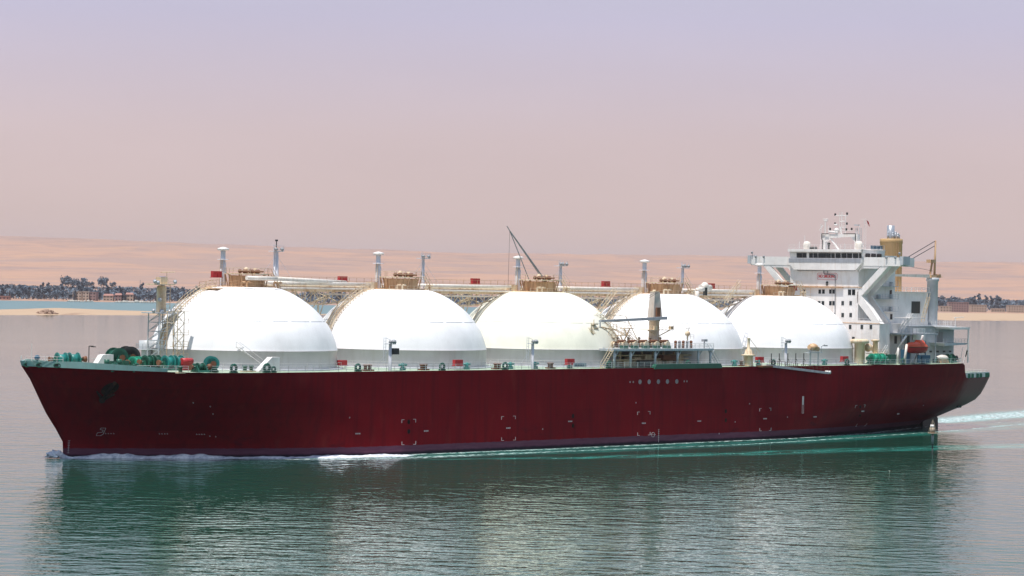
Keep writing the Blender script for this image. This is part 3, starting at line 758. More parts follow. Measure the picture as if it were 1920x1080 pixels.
for k in range(5):
    cs = k * PITCH
    q = MB(); q.lathe((cs, 0), catm(DOME), 96); tk = q.build('tank_dome', 'creamdome' if k == 2 else 'dome', ship)
    tag(tk, ['foremost dome beside the foremast', 'second dome from the bow', 'creamy middle dome', 'fourth dome, behind the loading platform', 'aftmost dome, in front of the bridge'][k])
    q = MB(); q.lathe((cs, 0), [(18.05, DZ - .2), (18.05, 19.75), (18.15, 19.78), (18.15, 19.92), (18.0, 19.93)], 96)
    q.build('dome_skirt', 'skirt', tk)
    q = MB(); q.lathe((cs, 0), [(19.3, DZ + .05), (19.3, DZ + .28), (18.06, DZ + .28)], 72); q.build('skirt_walkway', 'wgrey', tk)
    # broken weld line round the dome
    q = MB(); rr = 15.62
    for j in range(18):
        a0 = math.pi * 2 * j / 18 + .3
        for i in range(9 if j % 4 else 6):
            a, b_ = a0 + i * .034, a0 + (i + .9) * .034
            q.tube((cs + rr * math.cos(a), rr * math.sin(a), 25.42), (cs + rr * math.cos(b_), rr * math.sin(b_), 25.42), .055, 4)
    q.build('weld_line', 'wgrey', tk)
    # ring railing on the skirt walkway, port half
    q = MB(); pts = [(cs + 19.1 * math.cos(R(a)), 19.1 * math.sin(R(a)), DZ + .28) for a in range(-10, 191, 10)]
    q.rail(pts, 1.1, 3.3, .04, 2); q.build('walkway_railing', 'white', tk)
    # dome-top equipment house
    z0 = 31.7; q = MB()
    q.lathe((cs + .4, 0), [(3.5, z0 - .3), (3.5, z0 + 2.3), (3.3, z0 + 2.3)], 20, False)
    q.box(cs - 4.6, cs + 5.6, -2.6, 2.6, z0 - .25, z0 + .25)
    for a in range(10):
        an = a * math.pi / 5; q.tube((cs + .4 + 3.6 * math.cos(an), 3.6 * math.sin(an), z0), (cs + .4 + 4.2 * math.cos(an), 4.2 * math.sin(an), z0 + 2.5), .12, 5)
    eq = q.build('dome_house', 'tan', tk)
    q = MB(); q.lathe((cs + .4, 0), [(4.4, z0 + 2.5), (4.4, z0 + 2.7), (0, z0 + 2.7)], 20, False)
    q.rail([(cs + .4 + 4.3 * math.cos(R(a)), 4.3 * math.sin(R(a)), z0 + 2.7) for a in range(0, 361, 30)], 1.05, 2.2, .04, 2)
    q.build('house_platform', 'cream', eq)
    q = MB()
    for i in range(7): q.ball((cs - 2.6 + i * .75, 1.6 + .4 * (i % 2), z0 + 3.1), .42, 7)
    q.path([(cs - 3, 2.4, z0 + 3.1), (cs + 2.5, 2.4, z0 + 3.1), (cs + 2.5, 1, z0 + 3.1)], .16, 6)
    q.build('valve_cluster', 'rust', eq)
    q = MB(); q.ball((cs + .2, 0, z0 + 3.2), .55, 10, (1, 1, 1.4)); q.build('vent_cowl', 'cream', eq)
    q = MB(); q.tube((cs + 1.6, 1, z0 + 2.7), (cs + 1.6, 1, z0 + 3.8), .3, 8); q.build('vent_cowl', 'cream', eq)
    q = MB(); q.stair((cs + 5.6, 3.2, z0 + .1), (cs + 3.6, 3.2, z0 + 2.8), .8, 't'); q.build('house_ladder', 'cream', eq)
    q = MB()
    for i, a in enumerate((-3.6, -2.2, 4.4, 5.4)):
        q.tube((cs + a, 3.4, z0 - .3), (cs + a, 3.4, z0 + 1.0), .2, 6); q.tube((cs + a, 3.4, z0 + 1.0), (cs + a + .9, 3.4, z0 + 1.0), .2, 6)
    q.rail([(cs - 6.5, 4.2, z0 - .25), (cs + 7, 4.2, z0 - .25)], 1.1, 1.7, .04, 2); q.build('dome_pipework', 'tan' if k == 0 else 'cream', eq)
    # vent mast
    vx, vy = cs - 3.0, -3.2
    if k == 0: vy = -3.2
    q = MB(); q.lathe((vx, vy), [(.62, 31.2), (.62, 36.4), (.48, 36.5), (.48, 38.8)], 14)
    for z_ in (37.0,): q.lathe((vx, vy), [(1.15, z_), (1.15, z_ + .1), (.3, z_ + .1)], 14)
    vm = q.build('vent_mast', 'mast', tk)
    q = MB(); q.lathe((vx, vy), [(.7, 38.75), (1.15, 38.9), (1.1, 39.2), (.2, 39.45), (0, 39.45)], 16); q.build('mast_cap', 'white', vm)
    q = MB(); q.path([(vx - .95, vy + .3, 32), (vx - .95, vy + .3, 37.2)], .05, 4); q.path([(vx - .65, vy + .55, 32), (vx - .65, vy + .55, 37.2)], .05, 4)
    for z_ in range(0, 11): q.tube((vx - .95, vy + .3, 32.2 + z_ * .45), (vx - .65, vy + .55, 32.2 + z_ * .45), .035, 4)
    q.build('mast_ladder', 'cream', vm)
    q = MB(); q.box(vx - 2.6, vx - .8, vy - .8, vy + .8, 31.6, 33.2); q.build('pipe_end_box', 'cream', tk) if k else q.bm.free()

# curved stairways climbing the forward side of domes one, two and four
def curved_stair(cs, az0, az1, par, w=1.0, zlo=20.4):
    q = MB(); pts = []
    K = 22
    for i in range(K + 1):
        z = zlo + (31.7 - zlo) * (i / K) ** .82; az = az0 + (az1 - az0) * i / K
        x, y_ = dome_pt(az, z, .5); pts.append((x, y_, z, az))
    rl = []
    for x, y_, z, az in pts:
        e = (-math.sin(az) * w, math.cos(az) * w); a = (cs + x, y_, z + .25); b_ = (cs + x + e[0], y_ + e[1], z + .25)
        rl.append((a, b_)); q.tube(a, b_, .09, 4)
        q.tube(a, (a[0] - .0, a[1], a[2] - .9), .06, 4); q.tube(b_, (b_[0], b_[1], b_[2] + 1.15), .045, 4); q.tube(a, (a[0], a[1], a[2] + 1.15), .045, 4)
    for (a, b_), (c, d) in zip(rl, rl[1:]):
        q.tube(a, c, .11, 5); q.tube(b_, d, .11, 5)
        for h_ in (.6, 1.15):
            q.tube((a[0], a[1], a[2] + h_), (c[0], c[1], c[2] + h_), .045, 4); q.tube((b_[0], b_[1], b_[2] + h_), (d[0], d[1], d[2] + h_), .045, 4)
    return q.build('curved_stairway', 'cream', par)
TK = [o for o in C.objects if o.name.startswith('tank_dome')]
curved_stair(0, R(184), R(187), TK[0], 1.3); curved_stair(PITCH, R(183), R(186), TK[1], 1.3, 20.4)
curved_stair(3 * PITCH, R(184), R(186), TK[3])

# ------------------------------------------------ pipe bridge over the tank tops
pb = MB()
S_A, S_B = 9.0, 176.0
for t_ in (-11.2, -4.4): pb.box(S_A, S_B, t_ - .16, t_ + .16, 31.05, 31.5)
s = S_A
while s < S_B: pb.box(s - .1, s + .1, -11.2, -4.4, 31.1, 31.4); s += 3.0
bridge = pb.build('pipe_bridge', 'cream', ship)
q = MB(); q.box(7.5, 177, -4.2, -3.2, 31.95, 32.02); q.rail([(7.5, -3.2, 32.6), (177, -3.2, 32.6)], 1.4, 2.0, .04, 2); q.build('walkway', 'tan', bridge)
PIPES = [((-3.2, 4.4, 33.55), (4.2, 4.4, 33.5), .42, 'pipe'), ((4.2, 4.4, 33.5), (30, 4.2, 33.0), .42, 'pipe'), ((8, 5.4, 31.75), (172, 5.4, 31.75), .2, 'pipe'), ((9, 2.2, 31.75), (176, 2.2, 31.75), .22, 'tan'),
         ((8, -2.8, 32.1), (176, -2.8, 32.1), .35, 'cream'), ((24, 3.6, 30.6), (176, 3.6, 30.6), .2, 'pipe'), ((8, 1.0, 32.6), (172, 1.0, 32.6), .3, 'pipe')]
PIPES += [((k * PITCH + 7.5, 5.3, 32.75), (k * PITCH + 35.5, 5.3, 32.75), .3, 'pipe') for k in range(4)]
for i_, (a, b_, r_, mt) in enumerate(PIPES):
    o_ = 0 if i_ < 1 else -8.0
    if i_ == 1: b_ = (30, 3, 33.0); a = (4.2, 12.4, 33.5)
    q = MB(); q.tube((a[0], a[1] + o_, a[2]), (b_[0], b_[1] + o_, b_[2]), r_, 12); q.build('cargo_pipe', mt, bridge)
for k in range(4):       # trestle between each pair of tanks
    cs = (k + .5) * PITCH; q = MB(); zl = 28.6; OFF = -4.6
    for tt_ in (-3.4, 3.4):
        t_ = tt_
        nseg = 9; a0 = cs - 10.8; st = 21.6 / nseg
        def zlow(s): d = abs(s - cs); return min(30.2, zl + max(0, d - 5) * .22)
        for i in range(nseg + 1):
            s = a0 + i * st; q.tube((s, t_, 31.1), (s, t_, zlow(s)), .09, 5)
            if i < nseg:
                q.tube((s, t_, 31.1 if i % 2 else zlow(s)), (s + st, t_, zlow(s + st) if i % 2 else 31.1), .08, 5); q.tube((s, t_, zlow(s)), (s + st, t_, zlow(s + st)), .15, 5)
        for sg in (-1, 1):
            q.tube((cs + sg * 2.2, t_, 28.7), (cs + sg * .9, t_ * 1.6, DZ), .22, 6); q.tube((cs + sg * 8, t_, 29.3), (cs + sg * 1.2, t_ * 1.2, 21.5), .12, 6)
            q.tube((cs + sg * 4.6, t_, 31), (cs + sg * 1.6, t_ * 1.2, 25.0), .10, 5)
        q.tube((cs - 1.6, t_ * 1.3, 23.2), (cs + 1.6, t_ * 1.3, 23.2), .12, 5); q.tube((cs - 1.9, t_ * 1.15, 26), (cs + 1.9, t_ * 1.15, 26), .12, 5)
    for s in (cs - 7, cs + 7): q.tube((s, -3.4, 31.1), (s, 3.4, 29.2), .1, 5); q.tube((s, 3.4, 31.1), (s, -3.4, 29.2), .1, 5)
    q.build('trestle', 'cream', bridge).location = (0, 7.8, 0)
# red lockers standing on the bridge
for px, t_ in ((639, -6), (888, -6), (1133, -6), (1330, -6)):
    s = column_s(px, t_); red_locker(s, t_, 33.25, bridge, px != 639)
o_ = red_locker(-5.2, -2.4, 33.6, bridge); red_locker(column_s(1484, 2), 2, 33.2, bridge)
q = MB(); q.rail([(-8.5, -3.4, 31.4), (-3.6, -3.4, 31.9)], 1.2, 1.6, .05, 2); q.rail([(-8.5, 1.5, 31.2), (-3.6, 2.5, 31.8)], 1.2, 1.6, .05, 2); q.box(-8.4, -3.5, -3.4, 2.0, 31.3, 31.5); q.build('head_platform', 'tan', bridge)
# flood-light masts on the bridge
for px, zt, nl in ((514, 40.3, 1), (790, 39.7, 2), (1048, 38.9, 3), (1277, 39.2, 3)):
    s = column_s(px, -4.0); q = MB(); q.lathe((s, -4), [(.62 if nl == 1 else .36, 31.2), (.42 if nl == 1 else .28, zt - 1.3), (0, zt - 1.3)], 10)
    q.box(s - 1.3, s + 1.3, -4.8, -3.2, zt - 1.45, zt - 1.3); q.rail([(s - 1.3, -3.2, zt - 1.3), (s + 1.3, -3.2, zt - 1.3)], 1.0, 1.3, .04, 1)
    q.tube((s, -4, zt - 2), (s + 5.5, -4, 32), .035, 3); q.tube((s, -4, zt - 2), (s - 5.5, -4, 32), .035, 3)
    q.path([(s - 1.0, -3.6, 32), (s - 1.0, -3.6, zt)], .04, 4); q.path([(s - .7, -3.4, 32), (s - .7, -3.4, zt)], .04, 4)
    fm = q.build('floodlight_mast', 'mast', bridge)
    for j in range(max(2, nl)):
        q = MB(); flood(q, (s - .9 + j * (1.8 / max(1, max(2, nl) - 1)), -3.4, zt - .85), 1 if j % 2 else -1); q.build('floodlight', 'grey', fm)
    if nl == 1:
        q = MB(); q.tube((s, -4, zt - 1.4), (s, -4, zt + .6), .09, 5); q.box(s - .2, s + .2, -4.2, -3.8, zt + .6, zt + .95); q.build('lantern', 'dark', fm)
# derrick laid over the pipes between domes two and three
q = MB(); h_ = V(84.3, -1, 33.3); tip = V(72.5, -1, 44.7)
for o_ in (-.35, .35):
    q.tube(h_ + Vector((o_, 0, 0)), tip, .13, 6, raw=True)
q.tube(h_, tip + Vector((.6, 0, -.6)), .10, 5, raw=True)
for i in range(12):
    a = h_.lerp(tip, i / 12); w_ = .35 * (1 - i / 12); q.tube(a + Vector((-w_, 0, 0)), a.lerp(tip, .07) + Vector((w_, 0, 0)), .05, 4, raw=True)
q.tube(V(79.4, -1, 33), tip, .10, 4, raw=True); q.tube(tip, tip + Vector((-.9, 0, 1.0)), .1, 4, raw=True)
dr = q.build('derrick_boom', 'grey', bridge)
q = MB(); q.tube(tip, Vector((tip.x - .2, tip.y, 33)), .035, 3, raw=True); q.build('hoist_cable', 'dark', dr)
# dome of piping aft of tank four
s = column_s(1295, 3)
q = MB(); q.path([(s, 4.5, 30.6), (s, 4.5, 32.6), (s + .3, 4.5, 33.0), (s + 2.2, 4.5, 33.0)], .5, 12); q.build('crossover_pipe', 'pipe', bridge); q = MB(); q.ball((s + 5.5, 2, 33.7), .95, 12); q.tube((s + 4, 2, 33.4), (s + 7.4, 2, 33.4), .7, 12); q.build('crossover_pipe', 'pipe', bridge)
q = MB(); q.stair((s + 9.5, 4.6, 30.0), (s + 14.2, 4.6, 34.4), .8, 't'); q.build('bridge_ladder', 'cream', bridge)
q = MB(); q.box(s + 3.2, s + 3.9, 3.5, 4.2, 31.6, 33.4); q.build('valve_body', 'dark', bridge)

# ------------------------------------------------ forecastle
# foremast: lattice tower with lamp platforms
fs, ft = -17.8, -3.0
q = MB(); W0 = 1.75
for a in (-1, 1):
    for c in (-1, 1): q.tube((fs + a * W0, ft + c * W0, DZ), (fs + a * W0 * .95, ft + c * W0 * .95, 26.5), .13, 6)
for i in range(6):
    z1, z2 = DZ + i * 1.72, DZ + (i + 1) * 1.72
    for c in (-1, 1):
        q.tube((fs - W0, ft + c * W0, z1), (fs + W0, ft + c * W0, z2), .07, 4); q.tube((fs - W0, ft + c * W0, z2), (fs + W0, ft + c * W0, z2), .08, 4)
        q.tube((fs + c * W0, ft - W0, z1), (fs + c * W0, ft + W0, z2), .07, 4); q.tube((fs + c * W0, ft - W0, z2), (fs + c * W0, ft + W0, z2), .08, 4)
q.box(fs - 3.0, fs + 2.6, ft - 2.2, ft + 2.2, 26.5, 26.7)
fmst = q.build('foremast', 'wgrey', ship)
q = MB()
for i in range(9):
    z_ = 17 + i * 1.05; q.tube((fs - .4, ft + .5, z_), (fs + .4, ft + .5, z_), .05, 4)
q.path([(fs - .4, ft + .5, 16.5), (fs - .4, ft + .5, 33)], .06, 4); q.path([(fs + .4, ft + .5, 16.5), (fs + .4, ft + .5, 33)], .06, 4)
q.build('mast_ladder', 'cream', fmst)
q = MB(); q.lathe((fs, ft), [(.95, 26.7), (.9, 31.6), (.6, 31.8)], 10); 
for a in (-1, 1): q.tube((fs + a * 1.3, ft + 1.0, 26.7), (fs + a * 1.3, ft + 1.0, 32.2), .06, 4)
for i in range(7): q.tube((fs - 1.3, ft + 1, 27.2 + i * .7), (fs + 1.3, ft + 1, 27.6 + i * .7), .05, 4)
q.build('upper_mast', 'rust' if False else 'cream', fmst)
q = MB(); q.box(fs - 2.6, fs + 2.0, ft - 1.6, ft + 1.6, 31.9, 32.1); q.box(fs - .8, fs + .8, ft - .8, ft + .8, 32.1, 33.4); q.tube((fs + 1.2, ft, 32), (fs + 1.2, ft, 34.4), .07, 5); q.tube((fs - .3, ft, 34.3), (fs + 3.0, ft, 34.4), .09, 5)
q.rail([(fs - 2.6, ft + 1.6, 32.1), (fs + 2.0, ft + 1.6, 32.1)], 1.0, 1.5, .04, 2); q.build('lamp_platform', 'cream', fmst)
for (a, z_) in ((-2.7, 32.6), (-2.0, 32.4), (2.0, 32.6), (-2.9, 27.1), (-1.0, 27.0), (.8, 27.0), (1.6, 27.1), (-1.5, 29.2)):
    q = MB(); flood(q, (fs + a, ft + 1.5, z_), 1, .4); q.build('searchlight', 'steel', fmst)
# access tower from the mast to the first dome stairs
q = MB(); a0, a1 = fs - 3.4, fs - 1.0
for a in (a0, a1):
    for c in (3.5, 5.5): q.tube((a, c, DZ), (a, c, 27.0), .09, 5)
for i in range(5):
    z_ = 18.2 + i * 2.2; q.box(a0 - .3, a1 + .9, 4.9, 5.7, z_, z_ + .08); q.rail([(a0 - .3, 5.7, z_), (a1 + .9, 5.7, z_)], 1.0, 1.5, .04, 2); q.tube((a0, 5.5, z_ - 2.2), (a1, 5.5, z_), .07, 4); q.tube((a1, 5.5, z_ - 2.2), (a0, 5.5, z_), .05, 4)
q.tube((fs + 1.6, -1.5, 26.6), (a0, 3.5, 27), .08, 4); q.tube((fs + 1.6, -1.5, 24.6), (a0, 3.5, 25), .08, 4)
q.build('access_tower', 'cream', ship)
q = MB(); q.stair((-7.0, 15.6, DZ + .1), (-12.6, 13.4, 20.6), .9, 't'); q.build('deck_stair', 'white', ship)
# small wheel-like grey tank house ahead of the dome
q = MB(); q.lathe((-17.2, -8), [(1.55, 19.6), (1.55, 21.2), (0, 21.3)], 20); q.lathe((-17.2, -8), [(1.1, DZ), (1.1, 19.6)], 12); q.lathe((-17.2, -8), [(2.2, 19.5), (2.2, 19.6), (0, 19.6)], 20)
q.rail([(-17.2 + 2.1 * math.cos(R(a)), -8 + 2.1 * math.sin(R(a)), 19.6) for a in range(0, 361, 30)], 1, 2, .04, 2); q.build('deck_tank', 'wgrey', ship)
q = MB(); q.box(-15.5, -13.2, -7.5, -5, DZ, 18.9); q.build('deck_house', 'cream', ship)

# winches
def winch(s, t, z, rz, col, L=5.0, r=1.15, drums=2, par=ship, end='rust'):
    w_ = empty('mooring_winch', V(s, t, z), rz, par)
    q = MB(); q.hexa([Vector(p) for p in ((-L / 2, -1.2, 0), (L / 2, -1.2, 0), (L / 2, 1.2, 0), (-L / 2, 1.2, 0), (-L / 2, -1.0, .35), (L / 2, -1.0, .35), (L / 2, 1.0, .35), (-L / 2, 1.0, .35))])
    for i in range(drums + 1):
        x = -L / 2 + .3 + (L - .6) * i / drums; q.hexa([Vector(p) for p in ((x - .15, -.9, .35), (x + .15, -.9, .35), (x + .15, .9, .35), (x - .15, .9, .35), (x - .15, -.35, r + .45), (x + .15, -.35, r + .45), (x + .15, .35, r + .45), (x - .15, .35, r + .45))])
    q.tube((-L / 2 - .5, 0, r + .1), (L / 2 + .5, 0, r + .1), .18, 8, raw=True)
    q.build('winch_frame', 'green', w_)
    for i in range(drums):
        x0 = -L / 2 + .3 + (L - .6) * i / drums + .35; x1 = x0 + (L - .6) / drums - .7; q = MB()
        q.tube((x0, 0, r + .1), (x0 + .12, 0, r + .1), r, 20, raw=True); q.tube((x1 - .12, 0, r + .1), (x1, 0, r + .1), r, 20, raw=True); q.tube((x0, 0, r + .1), (x1, 0, r + .1), r * .72, 20, raw=True)
        q.build('winch_drum', col, w_)
    q = MB(); q.tube((L / 2 + .35, 0, r + .1), (L / 2 + 1.0, 0, r + .1), .45, 10, .6, raw=True); q.tube((-L / 2 - .35, 0, r + .1), (-L / 2 - .9, 0, r + .1), .4, 10, .55, raw=True); q.build('warping_head', end, w_)
    q = MB(); q.hexa([Vector(p) for p in ((-.7, .7, .3), (.7, .7, .3), (.7, 1.7, .3), (-.7, 1.7, .3), (-.6, .8, 1.5), (.6, .8, 1.5), (.6, 1.5, 1.5), (-.6, 1.5, 1.5))]); q.tube((-.9, 1.2, .9), (-.7, 1.2, .9), .4, 10, raw=True); q.build('winch_motor', 'green', w_)
    return w_
def sline(px, t): return column_s(px, t)
winch(sline(126, -3), -3, 16.6, R(-8), 'teal', 5.6, 1.25)
winch(sline(218, 2), 2, 16.6, R(75), 'green', 4.4, 1.75, 1)
winch(sline(240, 0), 0, 16.5, R(70), 'dark', 4.6, 1.9, 1)
winch(sline(258, 5), 5, 16.4, R(15), 'lgreen', 4.6, 1.1)
winch(sline(284, 8), 8, 16.4, R(5), 'green', 4.6, 1.25)
winch(sline(324, 12), 12, 16.3, R(2), 'teal', 5.2, 1.35)
winch(sline(396, 17.5), 17.5, 16.3, R(60), 'teal', 3.6, 1.35, 1)
winch(sline(375, 20), 20, 16.3, R(0), 'green', 2.6, .8, 1)
for px, t_ in ((205, 9), (228, 8), (292, 3), (310, 5)):
    q = MB(); s = sline(px, t_); q.box(s - 1.6, s + 1.6, t_ - .8, t_ + .8, 16.2, 17.3); q.tube((s - .6, t_, 17.2), (s - .6, t_, 18.3), .5, 10); q.box(s + .2, s + 1.3, t_ - .5, t_ + .5, 17.3, 18.0); q.build('winch_gearbox', 'green', ship)
q = MB(); s = sline(350, 13); q.tube((s - 1.3, 13, 18.0), (s + 1.1, 13, 18.0), .62, 12); q.box(s - 1.2, s + 1, 12.6, 13.4, 16.3, 17.5); q.build('red_motor', 'red', ship)
# slanted white access hatch house
q = MB(); s = sline(196, 3); q.prism([(s - 2.9, 16.4), (s + 1.3, 16.4), (s + 1.3, 19.0), (s - .4, 19.0), (s - 1.1, 18.9)], 't', 2.4, 3.9); q.build('hatch_house', 'white', ship)
q = MB(); s = sline(500, 19.5); q.prism([(s - 2.6, 16.3), (s + 2.3, 16.3), (s + 2.3, 18.9), (s + .5, 18.9)], 't', 19.0, 20.4); q.build('sloped_locker', 'white', ship)
# jackstaff, bell, small posts at the bow
q = MB(); q.tube((-48.9, .0, 16.8), (-48.9, 0, 20.9), .06, 5); q.rail([(-50.6, .6, 17.7), (-49.2, 2.9, 17.7), (-46.2, 6.0, 17.7)], 1.0, 1.2, .04, 2); q.rail([(-50.6, -.6, 17.7), (-49.2, -2.9, 17.7)], 1.0, 1.2, .04, 2); js = q.build('jackstaff', 'white', ship)
q = MB(); q.ball((-48.6, 1.4, 18.4), .52, 12); q.tube((-48.6, 1.4, 17.0), (-48.6, 1.4, 18.0), .1, 5); q.build('bow_light', 'blue', ship)
q = MB(); s = sline(166, -4); q.path([(s, -4, 16.6), (s, -4, 20.3), (s + 1.0, -4, 20.3)], .09, 5); q.box(s + .6, s + 1.4, -4.2, -3.8, 20.1, 20.25); q.build('deck_lamp_post', 'dark', ship)
q = MB(); s0, s1 = sline(168, -3), sline(190, 1)
for i in range(12):
    a = i / 12; x = s0 + (s1 - s0) * a; q.tube((x, -2 + 3 * a, 17.0 + 1.5 * a), (x + .5, -2 + 3 * a, 17.2 + 1.5 * a), .2, 5)
q.build('anchor_chain', 'rust', ship)
# green roller fairleads along the port edge
for px, sc in ((260, 1.1), (286, 1.1), (296, .8), (445, 1.1), (501, 1.15), (513, .75), (671, 1), (829, 1), (947, 1), (1142, 1), (1290, 1), (1450, 1), (1588, 1), (1693, 1)):
    q = MB(); t_ = 22.4; s = sline(px, t_ if px > 420 else 19); t_ = min(22.4, half(s, 16.1) - .6); z = 16.25
    for k in range(12):
        a, b_ = 2 * math.pi * k / 12, 2 * math.pi * (k + 1) / 12; r_ = .58 * sc
        q.tube((s + r_ * math.cos(a), t_, z + .68 * sc + r_ * math.sin(a) * .95), (s + r_ * math.cos(b_), t_, z + .68 * sc + r_ * math.sin(b_) * .95), .24 * sc, 6)
    q.box(s - .7 * sc, s + .7 * sc, t_ - .3, t_ + .3, z - .1, z + .15); q.build('fairlead', 'green', ship)
# bollard pairs
for px, t_ in ((459, 19.5), (471, 19.5), (338, 21), (685, 20.5), (693, 20.5), (791, 20.5), (797, 20.5), (929, 20.5), (936, 20.5), (1030, 20.5), (1034, 20.5), (1390, 20.5), (1400, 20.5)):
    s = sline(px, t_); q = MB()
    q.lathe((s, t_), [(.36, 16.2), (.36, 17.1), (.5, 17.15), (.5, 17.35), (0, 17.4)], 12); q.mi = 1; q.box(s - .75, s + .75, t_ - .5, t_ + .5, 16.15, 16.4); q.build('bollard', ['green', 'cream'] if px in (459, 471, 338) else ['rust', 'rust'], ship)
for px in (755, 875, 957, 1003, 1068, 1377, 1422, 1546):
    t_ = 20.2; s = sline(px, t_); q = MB(); q.box(s - .5, s + .5, t_ - .35, t_ + .35, 16.2, 16.7); q.lathe((s, t_), [(.35, 16.7), (.35, 17.4), (.2, 17.55), (0, 17.55)], 12); q.tube((s - 1, t_, 17.2), (s + 1, t_, 17.2), .22, 8); q.build('deck_valve', 'teal', ship)
# railing along the port and starboard edges
q = MB(); pts = []
for i in range(0, 61):
    s = -36 + (207.5 + 36) * i / 60; pts.append((s, half(s, 16.1) - .25, 16.2))
q.rail(pts, 1.15, 2.1, .05, 3); q.build('deck_railing', 'white', ship)
q = MB(); q.rail([(s, -t, z) for s, t, z in pts], 1.15, 4.1, .05, 2); q.build('deck_railing', 'white', ship)
# red lockers by the skirts, deck lamp masts
for px, t_, tw in ((641, 14, False), (858, 21, True), (1068, 21, True), (1424, 20, True), (1583, 20.6, True)):
    s = sline(px, t_); red_locker(s, t_, 17.0, ship, tw); q = MB(); q.tube((s - .8, t_, 16.2), (s - .8, t_, 17), .08, 4); q.tube((s + .8, t_, 16.2), (s + .8, t_, 17), .08, 4); q.build('locker_stand', 'white', ship)
for px, zt, box in ((731, 22.6, True), (998, 22.6, False), (1473, 22.6, False)):
    s = sline(px, 21); q = MB(); q.lathe((s, 21), [(.34, 16.2), (.3, zt - 1.2), (0, zt - 1.2)], 10); q.box(s - .9, s + .9, 20.4, 21.6, zt - 1.35, zt - 1.2)
    q.tube((s, 21, zt - 2), (s + 4.5, 21, 16.4), .035, 3); q.tube((s, 21, zt - 2), (s - 4.2, 21, 16.4), .035, 3)
    for a in (-1.9, -1.35): q.tube((s + a, 21.2, zt - 5), (s + a, 21.2, zt + .1), .045, 4)
    for i in range(9): q.tube((s - 1.9, 21.2, zt - 4.8 + i * .58), (s - 1.35, 21.2, zt - 4.8 + i * .58), .035, 4)
    q.tube((s - 1.35, 21.2, zt - 3), (s, 21, zt - 3), .04, 4); q.tube((s - 1.35, 21.2, zt - .1), (s, 21, zt - .5), .04, 4)
    dm = q.build('deck_light_mast', 'mast', ship)
    for a in (-.5, .45, .8): 
        q = MB(); flood(q, (s + a, 21.3, zt - .75), 1 if a > 0 else -1, .36); q.build('floodlight', 'grey', dm)
    if box: q = MB(); q.box(s + .4, s + 1.8, 20.6, 21.6, 19.3, 20.5); q.build('signal_box', 'dark', dm)
q = MB(); s = sline(1085, 22); q.box(s - 1.9, s + 1.9, 22.3, 22.4, 16.5, 17.3); nb = q.build('name_board', 'wgrey', ship)
q = MB()
for i in range(7): q.box(s - 1.6 + i * .47, s - 1.3 + i * .47, 22.41, 22.43, 16.72, 17.08)
q.build('board_lettering', 'blue', nb)

# ------------------------------------------------ loading platform amidships
P_S0, P_S1 = 80.8, 112.5
q = MB(); q.box(P_S0, P_S1, 12.5, 22.3, 19.7, 20.15); mani = q.build('loading_platform', 'wgrey', ship)
for s in (81.5, 86.5, 94.2, 101.3, 108.0, 112.0):
    for t_ in (21.8, 15.0): q = MB(); q.tube((s, t_, DZ), (s, t_, 19.7), .26 if t_ > 16 else .3, 8); q.tube((s, t_, 18.2), (s + 1.2, t_, 19.7), .12, 5); q.build('platform_column', 'wgrey', mani)
q = MB(); q.box(80, 111, 12.4, 12.6, 16.3, 19.6); q.build('platform_back_wall', 'grey', mani)
q = MB()
for i in range(6): q.box(88 + i * 3.4, 90 + i * 3.4, 15.5, 18.5, 16.3, 17.6 + .6 * (i % 3)); q.tube((88.5 + i * 3.4, 17, 17), (88.5 + i * 3.4, 17, 19.7), .25, 6)
q.tube((84, 18, 18.6), (110, 18, 18.6), .18, 6); q.tube((84, 19, 17.7), (108, 19, 17.9), .14, 6)
q.build('under_platform_pipework', 'cream', mani)
q = MB(); q.box(99, 103.5, 18.5, 19.8, 17.6, 18.7); q.build('under_platform_drum', 'rust', mani)
q = MB(); q.box(91.5, 96, 19, 20, 16.3, 17.6); q.build('under_platform_box', 'dark', mani)
q = MB(); q.rail([(P_S0, 22.3, 20.15), (P_S1, 22.3, 20.15), (P_S1, 12.5, 20.15)], 1.1, 1.5, .045, 3); q.rail([(P_S0, 12.5, 20.15), (P_S1, 12.5, 20.15)], 1.1, 2, .045, 2); q.build('platform_railing', 'white', mani)
q = MB(); q.prism([(92.5, 15.9), (114.5, 15.9), (114.0, 16.9), (93.2, 16.9)], 't', 21.9, 23.25); q.build('drip_tray', 'green', mani)
for i in range(5):                    # manifold branches
    s = 86.2 + i * 3.35; mb_ = empty('manifold_branch', (0, 0, 0), 0, mani)
    q = MB(); q.tube((s, 13.5, 21.0), (s, 20.4, 21.0), .42, 12); q.tube((s, 20.4, 21.0), (s, 20.6, 21.0), .75, 14); q.tube((s, 17, 21.0), (s, 17.2, 21.0), .7, 14); q.tube((s + .0, 18.2, 21), (s, 18.2, 22.6), .24, 8); q.build('branch_pipe', 'cream', mb_)
    q = MB(); q.tube((s, 17.9, 21.05), (s, 18.9, 21.05), .62, 12); q.tube((s - 1.1, 19.5, 21.75), (s + 1.1, 19.5, 21.75), .26, 10); q.tube((s, 18.4, 21.5), (s, 18.4, 22.3), .09, 5); q.tube((s - .35, 18.4, 22.3), (s + .35, 18.4, 22.3), .07, 5); q.build('valve', 'rust', mb_)
    q = MB(); q.box(s - .7, s + .7, 19.6, 20.8, 20.15, 20.75); q.build('pipe_saddle', 'green', mb_)
for i in range(5):
    s = 103.2 + i * 1.25; q = MB(); q.tube((s, 19.5, 20.15), (s, 19.5, 21.3 + .2 * (i % 2)), .3, 8); q.ball((s, 19.5, 21.5), .36, 8); q.build('small_valve', 'grey' if i % 2 else 'rust', mani)
